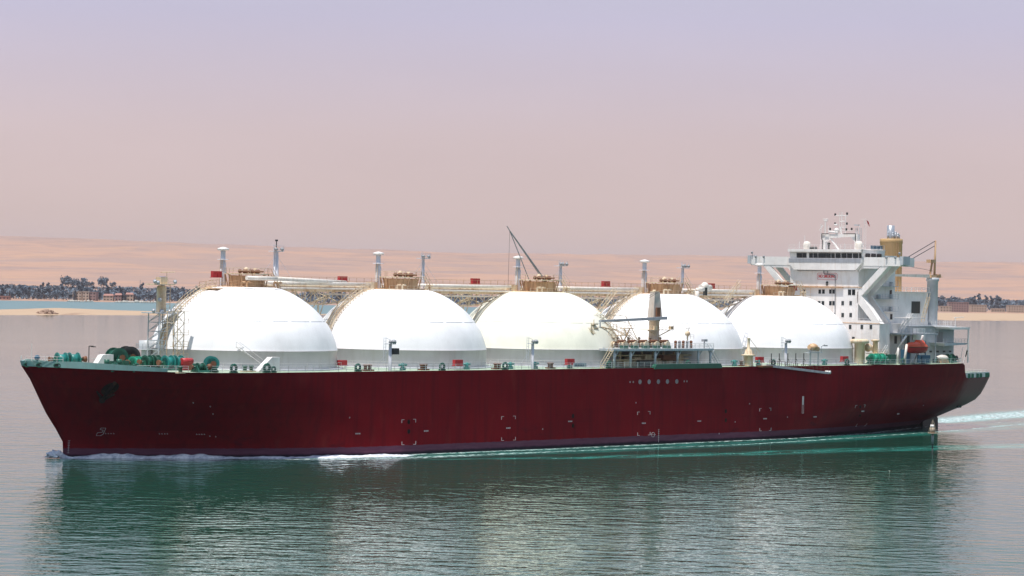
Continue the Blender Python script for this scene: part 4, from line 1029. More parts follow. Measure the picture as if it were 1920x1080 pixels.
q = MB(); q.stair((77.8, 21.4, DZ), (81.0, 21.4, 20.1), .8, 't'); q.stair((75.5, 21.4, DZ), (75.5, 21.4, DZ + .1), .1, 't', False); q.build('platform_stair', 'cream', mani)
q = MB(); q.stair((112.4, 20.5, 20.1), (115.8, 20.5, DZ), .8, 't'); q.build('platform_stair', 'wgrey', mani)
q = MB(); s = 107.6; q.tube((s, 19, 20.15), (s, 19, 23), .16, 6); q.ball((s, 19, 23.3), .6, 8); q.path([(s, 19, 23.6), (s + .6, 19, 24.6), (s - .6, 19, 24.4)], .08, 4); q.rail([(s - .9, 19.6, 22.2), (s + 1.4, 19.6, 22.2)], .9, 1, .04, 2); q.build('fire_monitor', 'cream', mani)
q = MB(); s = 112.0; q.tube((s, 20, 20.15), (s, 20, 21.8), .14, 6); q.box(s - .5, s + .6, 19.6, 20.4, 21.6, 22.1); q.build('deck_lamp', 'grey', mani)
# curved stairs and landings climbing from the platform to the tank tops
q = MB()
prevp = None
for i in range(16):
    a = i / 15; s = 83.5 - 4.2 * math.sin(a * 1.5); t_ = 14.5 + 1.5 * math.cos(a * 3); z = 20.2 + 5.6 * a
    p = (79.3 + 4.5 * (1 - a) ** 1.6, 15, 20.2 + 4.2 * a)
    if prevp: q.tube(prevp, p, .12, 5); q.tube((prevp[0], 17, prevp[2]), (p[0], 17, p[2]), .12, 5)
    q.tube(p, (p[0], 17, p[2]), .08, 4); q.tube((p[0], 17, p[2]), (p[0], 17, p[2] + 1.1), .05, 4); prevp = p
for i in range(14):
    a0_, a1_ = math.pi * (.5 + i / 26), math.pi * (.5 + (i + 1) / 26)
    q.tube((84.5 + 6 * math.cos(a0_) + 2, 16, 20.3 + 4.1 * math.sin(a0_)), (84.5 + 6 * math.cos(a1_) + 2, 16, 20.3 + 4.1 * math.sin(a1_)), .12, 5)
q.path([(81.2, 16, 24.3), (81.2, 16, 26.2)], .1, 5); q.tube((81.2, 16, 24.4), (84.8, 16, 20.2), .14, 5); q.tube((81.2, 14.6, 24.4), (84.8, 14.6, 20.2), .1, 5)
for i in range(9):
    f0, f1 = i / 9, (i + 1) / 9; A_ = lambda f: (81.2 + 9.5 * f, 16, 24.4 + 1.0 * math.sin(f * 2.2) - 4.6 * f ** 2)
    q.tube(A_(f0), A_(f1), .11, 5); q.tube(A_(f0), (81.2 + 3.6 * f0, 16, 24.4 - 4.2 * f0), .06, 4)
q.box(80.6, 82.0, 15.4, 16.6, 24.2, 24.5); q.box(80.5, 81.9, 15.4, 16.6, 25.1, 25.3)
for (a, z_, c) in ((85.0, 26.1, 13), (88.0, 24.2, 14), (91.5, 22.9, 15), (87, 22.4, 15.5), (93.6, 24.4, 14)):
    q.box(a - 1.5, a + 1.5, c - .8, c + .8, z_ - .15, z_); q.rail([(a - 1.5, c + .8, z_), (a + 1.5, c + .8, z_)], 1.0, 1, .05, 2); q.tube((a - 1, c, z_), (a, c, z_ - 1.6), .14, 5); q.tube((a + 1, c, z_), (a, c, z_ - 1.6), .14, 5)
q.stair((88, 14.4, 24.2), (85.5, 13.4, 26.2), .8, 't'); q.stair((91.5, 15, 22.9), (88.8, 14.4, 24.2), .8, 't'); q.stair((95.8, 15.3, 20.2), (92, 15, 22.9), .8, 't'); q.tube((85, 13.6, 27.1), (93.6, 13.6, 27.0), .07, 4); q.tube((93.6, 13.6, 26.9), (97, 14.6, 21), .09, 4); q.tube((85, 13.6, 25.9), (93.6, 13.6, 25.6), .09, 4)
q.build('platform_stairs', 'cream', mani)
# long inclined ladder lying against dome four
q = MB(); q.stair((84.5, 12.5, 26.1), (98, 6.0, 32.2), .9, 't'); q.build('dome_ladder', 'cream', mani)
# hose crane
q = MB(); cx, ct = 99.2, 16.8
q.lathe((cx, ct), [(1.15, 20.1), (1.15, 25.9), (1.35, 25.95), (1.35, 26.4), (0, 26.45)], 20)
crn = q.build('hose_crane', 'beige', ship)
q = MB(); q.hexa([V(cx - 1.2, ct - 1.0, 26.4), V(cx + 1.5, ct - 1.0, 26.4), V(cx + 1.5, ct + 1.0, 26.4), V(cx - 1.2, ct + 1.0, 26.4), V(cx - .75, ct - .7, 32.2), V(cx + .9, ct - .7, 32.2), V(cx + .9, ct + .7, 32.2), V(cx - .75, ct + .7, 32.2)]); q.build('crane_housing', 'beige', crn)
q = MB(); q.box(cx - .9, cx + .2, ct + 1.2, ct + 1.6, 26.6, 28.9); q.build('winch_recess', 'rust', crn)
q = MB(); q.hexa([V(cx + 1.4, ct + 1.7, 26.3), V(80.6, ct + 1.2, 25.7), V(80.6, ct + 1.9, 25.7), V(cx + 1.4, ct + 2.5, 26.3), V(cx + 1.4, ct + 1.7, 27.0), V(80.6, ct + 1.2, 26.1), V(80.6, ct + 1.9, 26.1), V(cx + 1.4, ct + 2.5, 27.0)])
q.tube((80.7, ct + 1.5, 25.8), (80.7, ct + 1.5, 24.6), .14, 5); q.build('crane_jib', 'steel', crn)
q = MB(); q.tube((cx - .3, ct + .8, 32.2), (80.8, ct + 1.4, 26.2), .04, 3); q.tube((cx + .3, ct + .8, 32.2), (84.8, ct + 1.6, 26.3), .04, 3); q.build('crane_cable', 'dark', crn)
q = MB(); q.box(cx - 3.2, cx + 4.0, ct - 1.3, ct + 2.0, 24.0, 24.12)
for a in (-3.2, 4.0): q.tube((cx + a, ct + 1, 24.05), (cx, ct + 1, 22.6), .12, 5)
q.rail([(cx - 3.2, ct + 2, 24.1), (cx + 4.0, ct + 2, 24.1)], 1.1, 1.3, .045, 2); q.box(cx - 1.6, cx - .9, ct + 1.2, ct + 2, 24.1, 24.9); q.box(cx + 3.3, cx + 4.1, ct + 1.2, ct + 2, 24.2, 24.9); q.build('crane_platform', 'cream', crn)
q = MB(); q.tube((cx - .2, ct, 32.2), (cx - .2, ct, 32.7), .35, 8); q.box(cx - .8, cx + .8, ct - .6, ct + .6, 32.2, 32.4); q.build('crane_head', 'cream', crn)

# ------------------------------------------------ gangway and davits aft of midships
q = MB(); a = Vector((129.0, 23.5, 16.4)); b_ = Vector((149.5, 23.8, 14.6))
for t_ in (0, .9):
    A_, B_ = a + Vector((0, t_, 0)), b_ + Vector((0, t_, 0)); q.hexa([V(A_.x, A_.y, A_.z - .3), V(B_.x, B_.y, B_.z - .3), V(B_.x, B_.y + .1, B_.z - .3), V(A_.x, A_.y + .1, A_.z - .3), V(A_.x, A_.y, A_.z + .2), V(B_.x, B_.y, B_.z + .2), V(B_.x, B_.y + .1, B_.z + .2), V(A_.x, A_.y + .1, A_.z + .2)])
for i in range(30):
    p = a.lerp(b_, i / 30); q.tube(p, p + Vector((0, 1, 0)), .07, 4)
gw = q.build('gangway_ladder', 'steel', ship)
q = MB(); q.rail([tuple(a + Vector((0, .9, .2))), tuple(b_ + Vector((0, .9, .2)))], 1.0, 1.4, .05, 2); q.build('gangway_rail', 'rust', gw)
q = MB(); q.tube((149.3, 23.8, 14.7), (149.9, 25.0, 14.7), .35, 8); q.build('gangway_roller', 'white', gw)
q = MB(); q.box(126.6, 130, 22.6, 24.6, 16.0, 16.35); q.build('gangway_platform', 'rust', gw)
for px in (1446, 1461, 1477, 1492, 1507):
    s = sline(px, 22.6); q = MB(); q.tube((s, 22.6, 16.2), (s, 22.6, 19.0), .11, 5); q.tube((s, 22.6, 17.8), (s + .6, 22.6, 17.2), .08, 4); q.build('gangway_stanchion', 'dark', ship)
q = MB(); s = sline(1526, 21); q.tube((s - 1.3, 21, 16.2), (s - 1.3, 21, 19.6), .2, 6); q.tube((s + 1.5, 21, 16.2), (s + 1.5, 21, 19.2), .16, 6); q.box(s - 2.6, s + 2.2, 20.3, 21.7, 19.0, 19.15); q.rail([(s - 3.4, 21.7, 19.1), (s - .5, 21.7, 19.1)], .9, 1, .04, 2); dv_ = q.build('davit_stand', 'wgrey', ship)
q = MB(); q.ball((s - .4, 21, 20.3), 1.1, 12, (1.1, 1, .8)); q.tube((s - 1.8, 21, 20.3), (s + 1.4, 21, 19.9), .55, 10); q.build('rope_reel', 'tan', dv_)
q = MB(); q.path([(s + 2.6, 21, 19.1), (s + 2.6, 21, 20.4), (s + 3.8, 21, 20.9)], .07, 4); q.box(s + 3.6, s + 4.6, 20.8, 21.2, 20.5, 20.75); q.build('davit_lamp', 'grey', dv_)
q = MB(); s = sline(1403, 21); q.lathe((s, 21), [(1.15, 16.2), (1.0, 18.4), (1.6, 18.5), (1.6, 18.7), (.9, 18.8), (.7, 19.8), (.35, 20.0), (.28, 22.2), (.4, 22.4), (0, 22.5)], 14); q.tube((s + .4, 21, 22.2), (s + 4.0, 21, 19.2), .06, 4); q.rail([(s - 1.6, 22, 18.7), (s + 1.6, 22, 18.7)], .8, 1, .04, 2); q.build('stores_crane', 'cream', ship)

# ------------------------------------------------ accommodation
AS = 178.0
q = MB(); q.box(AS, 192.3, -10.5, 10.5, 25.6, 39.9); acc = q.build('accommodation_block', 'white', ship)
q = MB(); q.box(AS, 182.0, -17.0, 17.0, DZ - .1, 25.6); q.box(182.0, 192.3, -13.5, 13.5, DZ - .1, 25.6); q.build('lower_house', 'white', acc)
q = MB(); q.box(AS - .08, AS + .0, -17, 17, 25.55, 25.7); q.box(AS - .14, AS, -10.9, 11.6, 34.1, 34.25)
q.box(AS - .6, AS, -10.5, 6.0, 33.9, 34.02); q.build('wall_ledge', 'tan', acc)
def win(sx_, t_, z_, w_=.75, h_=.95, face='f', par=None):
    q = MB()
    if face == 'f': q.box(sx_ - .06, sx_ + .05, t_ - w_ / 2, t_ + w_ / 2, z_ - h_ / 2, z_ + h_ / 2)
    else: q.box(sx_ - w_ / 2, sx_ + w_ / 2, t_ - .05, t_ + .06, z_ - h_ / 2, z_ + h_ / 2)
    o = q.build('window', 'glass', par or acc)
    return o
def front_tz(px, py, s=178.0):       # plan position on the front wall
    u_a, v_b = px - 960, py - HOR; c_, s_ = math.cos(R(1.09)), math.sin(R(1.09))
    u = (u_a * c_ + v_b * s_) / CAM_F; v = (u_a * s_ - v_b * c_) / CAM_F
    Y = (s + SX0 * math.sin(TH) + SY0 * math.cos(TH)) / (u * math.sin(TH) + math.cos(TH))
    return (u * Y - SX0) * math.cos(TH) - (Y - SY0) * math.sin(TH), CAM_H + v * Y
ROWS = [(501, (1509, 1531, 1582, 1602)), (546.7, (1508, 1537, 1544, 1557, 1563)), (568.4, (1536, 1543, 1557, 1563, 1580, 1595)), (590.7, (1557, 1563, 1580, 1595)), (613, (1594, 1616, 1633)), (635.5, (1600,))]
for py, xs in ROWS:
    for px in xs:
        t_, z_ = front_tz(px, py); win(AS, t_, z_, .9 if py < 505 else .75, 1.1 if py < 505 else 1.0)
for px in (1593, 1600.5): t_, z_ = front_tz(px, 548); win(AS, t_, z_, .95, 1.3)
t_, z_ = front_tz(1623, 501); 
for t_ in (-9, -6.2, -3.4):
    for z_ in (30.2, 27.3): win(AS, t_, z_)
# dark pipe running down the front
q = MB(); f_ = lambda px, py: (AS - .15,) + front_tz(px, py)
q.path([f_(1511, 494), f_(1512, 495.5), f_(1540, 496), f_(1545, 500), f_(1545, 512), f_(1548, 514.5), f_(1563, 515), f_(1566.5, 518), f_(1566, 601)], .1, 5)
q.path([f_(1485, 494), f_(1497, 507.5), f_(1604, 507.5), f_(1617, 494)], .09, 5); q.path([f_(1552, 508), f_(1552, 514)], .08, 4)
q.path([f_(1560, 541), f_(1560, 543), f_(1565, 543)], .07, 4); q.build('drain_pipe', 'grey', acc)
# NO SMOKING, painted in red inside a round-cornered red frame
def lettering(text, size, sx_, t_, z_, par, mat='redmark', face='f', name='lettering', ext=.03, sx=1.0):
    cu = bpy.data.curves.new('t', 'FONT'); cu.body = text; cu.size = size; cu.extrude = ext; cu.align_x = 'CENTER'; cu.align_y = 'CENTER'
    cu.space_character = 1.05; cu.offset = .008
    to = bpy.data.objects.new('t', cu); C.objects.link(to); bpy.context.view_layer.update()
    me = bpy.data.meshes.new_from_object(to.evaluated_get(bpy.context.evaluated_depsgraph_get())); bpy.data.objects.remove(to)
    me.name = name; me.materials.clear(); me.materials.append(M[mat])
    o = bpy.data.objects.new(name, me); C.objects.link(o); o.parent = par
    # text x runs to port on the front wall, aft on the port side
    if face == 'f': mt = Matrix(((0, 0, -1, 0), (-1, 0, 0, 0), (0, 1, 0, 0), (0, 0, 0, 1)))
    else: mt = Matrix(((1, 0, 0, 0), (0, 0, -1, 0), (0, 1, 0, 0), (0, 0, 0, 1)))
    o.matrix_local = Matrix.Translation(V(sx_, t_, z_)) @ mt @ Matrix.Diagonal((sx, 1, 1, 1))
    return o
t_, z_ = front_tz(1551, 518.3); lettering('NO SMOKING', 1.12, AS - .08, t_, z_, acc, sx=.72)
q = MB(); hw, hh = 3.05, .78
rp = []
for cx_, cz_, a0 in ((hw - .4, hh - .4, 0), (-hw + .4, hh - .4, 90), (-hw + .4, -hh + .4, 180), (hw - .4, -hh + .4, 270)):
    for k in range(4): a = R(a0 + 30 * k); rp.append((AS - .04, t_ + cx_ + .4 * math.cos(a), z_ + cz_ + .4 * math.sin(a)))
q.path(rp + [rp[0]], .045, 4); q.build('sign_frame', 'redmark', acc)
q = MB(); q.box(AS - .07, AS, t_ - .35, t_ + .35, z_ - 2.1, z_ - 1.3); q.box(AS - .09, AS, t_ - .12, t_ + .12, z_ - 2.3, z_ - 1.1); q.build('wall_lamp', 'dark', acc)
# bridge wings and their knee braces
BR = [(10.5, 39.9), (23.2, 39.9), (23.2, 39.2)]
def knee(sg):
    """front plate outline with its two openings, as pieces in the (t,z) plane"""
    T_ = lambda t_, z_: (sg * t_, z_)
    return [[T_(10.5, 34.0), T_(10.5, 32.9), T_(16.4, 39.2), T_(20.6, 39.2), T_(20.6, 39.9), T_(10.5, 39.9), T_(10.5, 39.2), T_(15.6, 39.2)],
            ]
for sg in (1, -1):
    T_ = lambda t_, z_: (sg * t_, z_)
    for s0, s1, nm in ((AS, AS + .55, 'wing_brace'), (AS + 4.0, AS + 4.5, 'wing_brace')):
        q = MB()
        q.prism([T_(19.2, 39.3), T_(17.2, 39.3), T_(10.2, 33.0), T_(10.2, 31.4), T_(11.3, 32.1)], 's', s0, s1)          # upper leg
        q.prism([T_(11.3, 32.1), T_(10.2, 31.4), T_(10.2, 30.6), T_(14.6, 26.2), T_(17.1, 25.65)], 's', s0, s1)       # lower leg
        q.prism([T_(10.2, 26.2), T_(14.6, 26.2), T_(17.1, 25.65), T_(10.2, 25.65)], 's', s0 + .002, s1)
        if s0 == AS: q.prism([T_(10.2, 39.3), T_(17.2, 39.3), T_(16.2, 38.7), T_(11.4, 38.7), T_(10.2, 37.6)], 's', s0, s1)
        q.build(nm, 'white', acc)
    q = MB()   # flange along the outer edge of the braces
    for (a, b_) in (((19.25, 39.3), (11.35, 32.1)), ((11.35, 32.1), (17.15, 25.62))):
        q.hexa([V(AS, sg * a[0], a[1]), V(AS + 1.5, sg * a[0], a[1]), V(AS + 1.5, sg * b_[0], b_[1]), V(AS, sg * b_[0], b_[1]), V(AS, sg * (a[0] + .12), a[1]), V(AS + 1.5, sg * (a[0] + .12), a[1]), V(AS + 1.5, sg * (b_[0] + .12), b_[1]), V(AS, sg * (b_[0] + .12), b_[1])])
    q.build('brace_flange', 'white', acc)
    q = MB(); q.prism([T_(10.5, 39.3), T_(22.4, 39.3), T_(23.2, 39.5), T_(23.2, 41.35), T_(10.5, 41.35)], 's', AS - .1, AS + .25)
    q.box(AS + .25, AS + 4.6, min(sg * 10.5, sg * 23.2), max(sg * 10.5, sg * 23.2), 39.3, 39.75)
    q.box(AS + 4.6, AS + 4.85, min(sg * 10.5, sg * 23.2), max(sg * 10.5, sg * 23.2), 39.3, 41.3)
    q.box(AS + .25, AS + 4.6, min(sg * 23.0, sg * 23.3), max(sg * 23.0, sg * 23.3), 39.2, 41.3)
    wg = q.build('bridge_wing', 'white', acc)
    q = MB(); q.box(AS - .4, AS + 2.2, min(sg * 22.9, sg * 23.9), max(sg * 22.9, sg * 23.9), 39.6, 41.6); q.build('wing_control_stand', 'wgrey', wg)
    for j, a in enumerate((22.6, 21.4, 18.8)):
        q = MB(); q.tube((AS, sg * a, 41.3), (AS, sg * a, 42.4 if j == 0 else 41.5), .06, 4); q.tube((AS - .1, sg * a, 42.4 if j == 0 else 41.4), (AS - .5, sg * a + .1, 42.2 if j == 0 else 41.2), .24, 8); q.build('wing_lamp', 'grey', wg)
# wheelhouse
WH = [(-9.3, 39.9), (-10.4, 43.1), (12.1, 43.1), (11.0, 39.9)]
q = MB(); q.prism([(-8.6, 38.2), (-10.35, 39.9), (-10.35, 41.0), (12.0, 41.0), (12.0, 39.9), (10.3, 38.2)], 's', AS - 1.0, AS + 8)
q.prism([(-10.1, 41.0), (-10.4, 42.35), (-10.4, 43.1), (12.05, 43.1), (12.05, 42.35), (11.75, 41.0)], 's', AS - .55, AS + 8)
q.box(AS - 1.25, AS - 1.0, -10.4, 12.05, 42.55, 43.15); q.box(AS - .98, AS + 8.2, -10.5, 12.15, 43.1, 43.2)
wh_ = q.build('wheelhouse', 'white', ship)
q = MB(); q.box(AS - 1.06, AS - 1.0, -10.2, 11.85, 40.0, 40.95); q.build('wheelhouse_band', 'steel', wh_)
wx = [1494, 1500, 1505, 1510.5, 1518, 1525.5, 1532, 1534, 1549, 1557.5, 1559, 1566, 1577, 1588, 1599, 1610.5]
for a, b_ in ((1494, 1499), (1499.6, 1504), (1505, 1512), (1517.5, 1524), (1525.5, 1533), (1534.5, 1548.5), (1549.5, 1557.5), (1559, 1565), (1567, 1576), (1578, 1587), (1588.5, 1597.5), (1599.5, 1609), (1611, 1615)):
    ta, _ = front_tz(a, 480, AS - .6); tb, _ = front_tz(b_, 480, AS - .6)
    q = MB(); q.hexa([V(AS - .66, ta, 41.12), V(AS - .5, ta, 41.12), V(AS - .5, tb, 41.12), V(AS - .66, tb, 41.12), V(AS - .70, ta - .05, 42.25), V(AS - .5, ta - .05, 42.25), V(AS - .5, tb - .05, 42.25), V(AS - .70, tb - .05, 42.25)]); q.build('bridge_window', 'glass', wh_)
for a in (179.4, 181.6, 183.8): win(a, 12.08, 41.75, 1.7, 1.0, 's', wh_)
for (px, b2) in ((1624, 1), (1636, 1)): pass
# house abaft the wheelhouse with dark glazing
q = MB(); q.box(186, 191.5, 3, 11.5, 39.9, 41.9); q.box(181.3, 186, 6.5, 11.6, 43.2, 43.35); ah = q.build('chart_house', 'white', ship)
for a in (187.2, 189.0, 190.6): win(a, 11.53, 41.1, 1.4, .9, 's', ah)
q = MB(); q.box(181.4, 185.8, 11.3, 11.5, 43.3, 44.2); q.build('dark_screen', 'blue', ah)
# monkey island: radar arch, radomes, antennas
z0 = 43.2
q = MB(); ta, _ = front_tz(1546, 470, AS + 3); tb, _ = front_tz(1606, 470, AS + 3)
q.box(AS + 2.6, AS + 3.6, ta - .5, ta + .35, z0, 46.9); q.box(AS + 2.6, AS + 3.6, tb - .35, tb + .5, z0, 46.9)
q.prism([(ta + .3, 46.9), (tb - .3, 46.9), (tb - .3, 46.2), (tb - 1.8, 46.3), (ta + 2.0, 46.0), (ta + .3, 45.0)], 's', AS + 2.7, AS + 3.5)
q.tube((AS + 3.1, ta + 1.4, 46.2), (AS + 3.1, ta + 4.2, z0), .22, 6); q.prism([(tb - .3, 46.3), (tb - 1.8, 46.3), (tb - .3, 44.9)], 's', AS + 2.75, AS + 3.45)
arch = q.build('radar_arch', 'white', ship)
q = MB(); q.path([(AS + 2.4, ta - .2, z0), (AS + 2.4, ta - .2, 45.4), (AS + 2.4, ta - .5, 45.8), (AS + 2.4, ta - .5, 47.0), (AS + 2.4, ta + 1.6, 47.0)], .1, 5); q.build('cable_duct', 'dark', arch); q = MB(); q.path([(AS + 2.4, tb, 45.2), (AS + 2.4, tb, 47.0), (AS + 2.4, tb - 3.6, 47.0)], .1, 5); q.build('cable_duct', 'dark', arch)
tm = (ta + tb) / 2
q = MB()
for a in (-.55, .15, 1.3): q.tube((AS + 3.1, tm + a, 46.9), (AS + 3.1, tm + a, 52.3 if a < 1 else 51.6), .08, 5)
q.tube((AS + 3.1, tm - 1.9, 51.4), (AS + 3.1, tm + 1.9, 51.4), .09, 5); q.tube((AS + 3.1, tm - .6, 50.0), (AS + 3.1, tm + 1.0, 50.0), .09, 5); q.tube((AS + 3.1, tm - .7, 48.6), (AS + 3.1, tm + 1.0, 48.6), .08, 5)
q.tube((AS + 3.1, tm - 3.6, 47.8), (AS + 3.1, tm + 3.6, 47.8), .06, 4); q.tube((AS + 3.1, tm + .1, 46.9), (AS + 3.1, tm - .3, 48.6), .2, 6)
for i in range(8): q.tube((AS + 3.1, tm + .15, 47.2 + i * .6), (AS + 3.1, tm + 1.3, 47.2 + i * .6), .035, 4)
rm = q.build('radar_mast', 'white', arch)
q = MB()
for a, z_ in ((-1.9, 51.6), (1.7, 51.8), (1.7, 49.4), (-1.9, 49.4), (1.6, 48), (-3.4, 48.1), (3.2, 48.1)): q.box(AS + 2.9, AS + 3.3, tm + a - .12, tm + a + .12, z_ - .2, z_ + .35)
q.build('navigation_lamp', 'dark', rm)
q = MB(); q.tube((AS + 2.8, tm - 1.9, 49.2), (AS + 2.8, tm - .9, 49.2), .18, 8); q.tube((AS + 2.6, tm - 3.4, 47.55), (AS + 2.6, tm - .6, 47.3), .2, 6); q.build('radar_scanner', 'white', rm)
q = MB(); q.ball((AS + 3, ta + 4.0 * .9, 47.85), .62, 14); q.tube((AS + 3, ta + 3.6, 46.9), (AS + 3, ta + 3.6, 47.3), .25, 8); q.build('radome', 'white', arch)
for px, z1, r_ in ((1513, 45.2, .95), (1610.5, 45.3, .95)):
    t_, _ = front_tz(px, 460, AS + 2); q = MB(); q.lathe((AS + 2, t_), [(r_ * .85, z0), (r_, z0 + .6), (r_, z1 - .7), (r_ * .7, z1 - .15), (0, z1)], 18); q.build('satellite_dome', 'pipe', ship)
q = MB()
for px, z1 in ((1509, 46.6), (1545.5, 49.8), (1547.5, 50.6), (1539, 49.5), (1553, 49.0), (1611, 49.2), (1605, 48.2), (1499, 45.2), (1620, 50.5), (1568, 45), (1584, 44.8)):
    t_, _ = front_tz(px, 440, AS + 4); q = MB(); q.tube((AS + 4, t_, z0), (AS + 4, t_, z1), .07 if px != 1547.5 else .12, 5)
    if px in (1547.5,): q.tube((AS + 4, t_ - .8, z1), (AS + 4, t_ + .8, z1), .1, 5); q.tube((AS + 4, t_ - .5, z1 - .4), (AS + 4, t_ + .5, z1 - .4), .16, 5)
    if px in (1539,): q.tube((AS + 4, t_ - .4, z1 - 1.6), (AS + 4, t_ + .6, z1 - .4), .12, 5)
    q.build('aerial', 'white', ship)
q = MB()
for px in (1606, 1613):
    t_, _ = front_tz(px, 440, AS + 4)
    for a in (-.35, .35): q.tube((AS + 4, t_ + a, z0), (AS + 4, t_ + a * .7, 48.5), .06, 4)
    for i in range(11): q.tube((AS + 4, t_ - .33, z0 + i * .48), (AS + 4, t_ + .33, z0 + .24 + i * .48), .04, 4)
t_, _ = front_tz(1606.5, 440, AS + 4); q.box(AS + 3.6, AS + 4.4, t_ - .6, t_ + .6, 49.0, 49.25); q.build('lattice_mast', 'wgrey', ship)
q = MB(); q.rail([(AS - .9, -10.3, 43.2), (AS - .9, 11.9, 43.2), (AS + 8, 11.9, 43.2)], 1.1, 1.6, .035, 3); q.build('roof_railing', 'white', wh_)
q = MB(); t_, _ = front_tz(1554, 460, AS + 1)
q.tube((AS + 1, t_, z0), (AS + 1, t_, 44.3), .22, 8); q.ball((AS + 1, t_, 44.5), .42, 8)
for px in (1521, 1527, 1529): a, _ = front_tz(px, 466, AS + 1); q.box(AS + .7, AS + 1.3, a - .3, a + .3, z0, z0 + .6)
q.build('compass_stand', 'dark', wh_)
# signal flag, drooping on its halyard
q = MB(); t_, _ = front_tz(1627, 420, AS + 8); pr = None
for i in range(7):
    a = i / 6; cur = (q.bm.verts.new(V(AS + 8 + .1 * math.sin(i * 2), t_ + .7 * a - .4, 50.5 - .5 * a)), q.bm.verts.new(V(AS + 8 - .1 * math.sin(i * 2), t_ + .7 * a - .1, 49.7 - .9 * a)))
    if pr: q.bm.faces.new((pr[0], cur[0], cur[1], pr[1]))
    pr = cur
bmesh.ops.solidify(q.bm, geom=q.bm.faces[:], thickness=.02)
fl = q.build('signal_flag', 'red'); fl.matrix_world = Matrix.Translation((SX0, SY0, 0)) @ Matrix.Rotation(R(90) - TH, 4, 'Z'); tag(fl, 'small red flag flying above the wheelhouse roof', 'flag')
q = MB(); q.tube((AS + 8, t_ - .5, 43.2), (AS + 8, t_ - .5, 50.8), .04, 4); q.tube((AS + 8, t_ - .5, 50.8), (AS + 8, t_ - 2.2, 50.6), .03, 4); q.build('flag_halyard', 'white', ship)
# side walkways on the port wall of the tower
for z_ in (28.6, 31.6, 34.6):
    q = MB(); q.box(184.2, 191.8, 10.5, 12.0, z_ - .12, z_); q.rail([(184.2, 12.0, z_), (191.8, 12.0, z_)], 1.05, 1.3, .04, 2); q.box(185, 185.8, 10.6, 11.2, z_, z_ + .9); q.box(190, 190.6, 10.6, 11.2, z_, z_ + 1.0); q.build('side_walkway', 'wgrey', acc)
for a, z_ in ((190.6, 33.0), (191.0, 27.2), (182.2, 27.6), (186.4, 36)): win(a, 10.53, z_, .8, 1.3, 's')
q = MB(); q.stair((176.4, 17.6, DZ), (179.8, 17.6, 19.6), .6, 't'); q.stair((184.0, 18, DZ), (187.5, 18, 19.8), .6, 't'); q.build('house_stair', 'white', acc)
q = MB(); q.rail([(AS + .2, 10.6, 25.7), (AS + .2, 16.8, 25.7), (182, 16.8, 25.7)], 1.05, 1.4, .04, 2); q.rail([(AS - .4, -10, 34.05), (AS - .4, 6, 34.05)], .8, 2, .03, 1); q.build('ledge_railing', 'white', acc)
# cargo machinery on deck ahead of the house
q = MB(); s = 170.6; t_ = 17.0; q.lathe((s, t_), [(1.25, DZ), (1.25, 20.9), (2.2, 21.1), (2.2, 21.8), (1.6, 22.0), (0, 22.0)], 18); q.build('ventilator_trunk', 'cream', ship)
q = MB(); s = 174.6; q.lathe((s, 18.5), [(.6, DZ), (.6, 21.4), (1.0, 21.5), (1.0, 21.9), (0, 22)], 12); q.ball((s - 1.5, 17.5, 20.0), 1.0, 10); q.ball((s + .9, 17.5, 19.8), .9, 10); q.box(172.6, 178, 17.2, 19.6, 18.6, 18.75); q.rail([(171.8, 19.7, 18.7), (178, 19.7, 18.7)], 1, 1.2, .045, 2)
for a in (172.8, 175, 177.6): q.tube((a, 19.5, DZ), (a, 19.5, 18.6), .1, 5)
q.build('cargo_heater', 'cream', ship)
winch(171.8, 21.2, 16.3, 0, 'lgreen', 5.4, 1.2, 2, ship, 'green')
q = MB(); q.box(176.2, 178.4, 20.4, 21.8, 16.3, 18.5); q.tube((175.0, 22, 16.3), (175.0, 22, 17.5), .4, 8); q.build('winch_cabinet', 'green', ship)
q = MB(); q.tube((181.5, 21.8, 16.3), (182.4, 21.8, 20.9), .3, 8); q.build('white_spar', 'pipe', ship)
q = MB(); q.box(183.0, 184.8, 19.6, 21, 16.3, 19.6); q.build('blue_cabinet', 'blue', ship)

# funnel
q = MB(); fx, ftt = 204.8, -.4
q.lathe((fx, ftt), [(2.75, 31.5), (2.75, 45.2), (2.85, 45.25), (2.85, 46.3), (2.7, 46.4), (0, 46.4)], 32)
fu = q.build('funnel', 'funnel', ship)
q = MB(); q.lathe((fx - .3, ftt), [(.95, 46.4), (.95, 49.7), (.8, 49.72), (.7, 49.2), (0, 49.2)], 18); q.build('exhaust_pipe', 'steel', fu)
for a, h_, b2 in ((-1.9, 1.4, .4), (-.3, 1.5, 1.5), (.8, 1.2, 1.4), (1.5, .9, 1.2), (2.1, .7, .6), (-1.2, 1.3, 1.3)):
    q = MB(); q.tube((fx + a, ftt + b2, 46.4), (fx + a, ftt + b2, 46.4 + h_), .26, 8); q.ball((fx + a, ftt + b2, 46.4 + h_), .3, 8); q.build('vent_pipe', 'steel', fu)
q = MB()
for i in range(13): q.tube((fx - 1.2, ftt + 2.62, 33 + i * 1.0), (fx - .6, ftt + 2.75, 33 + i * 1.0), .04, 4)
q.tube((fx - 1.2, ftt + 2.62, 32), (fx - 1.2, ftt + 2.62, 46), .05, 4); q.tube((fx - .6, ftt + 2.75, 32), (fx - .6, ftt + 2.75, 46), .05, 4); q.build('funnel_ladder', 'tan', fu)
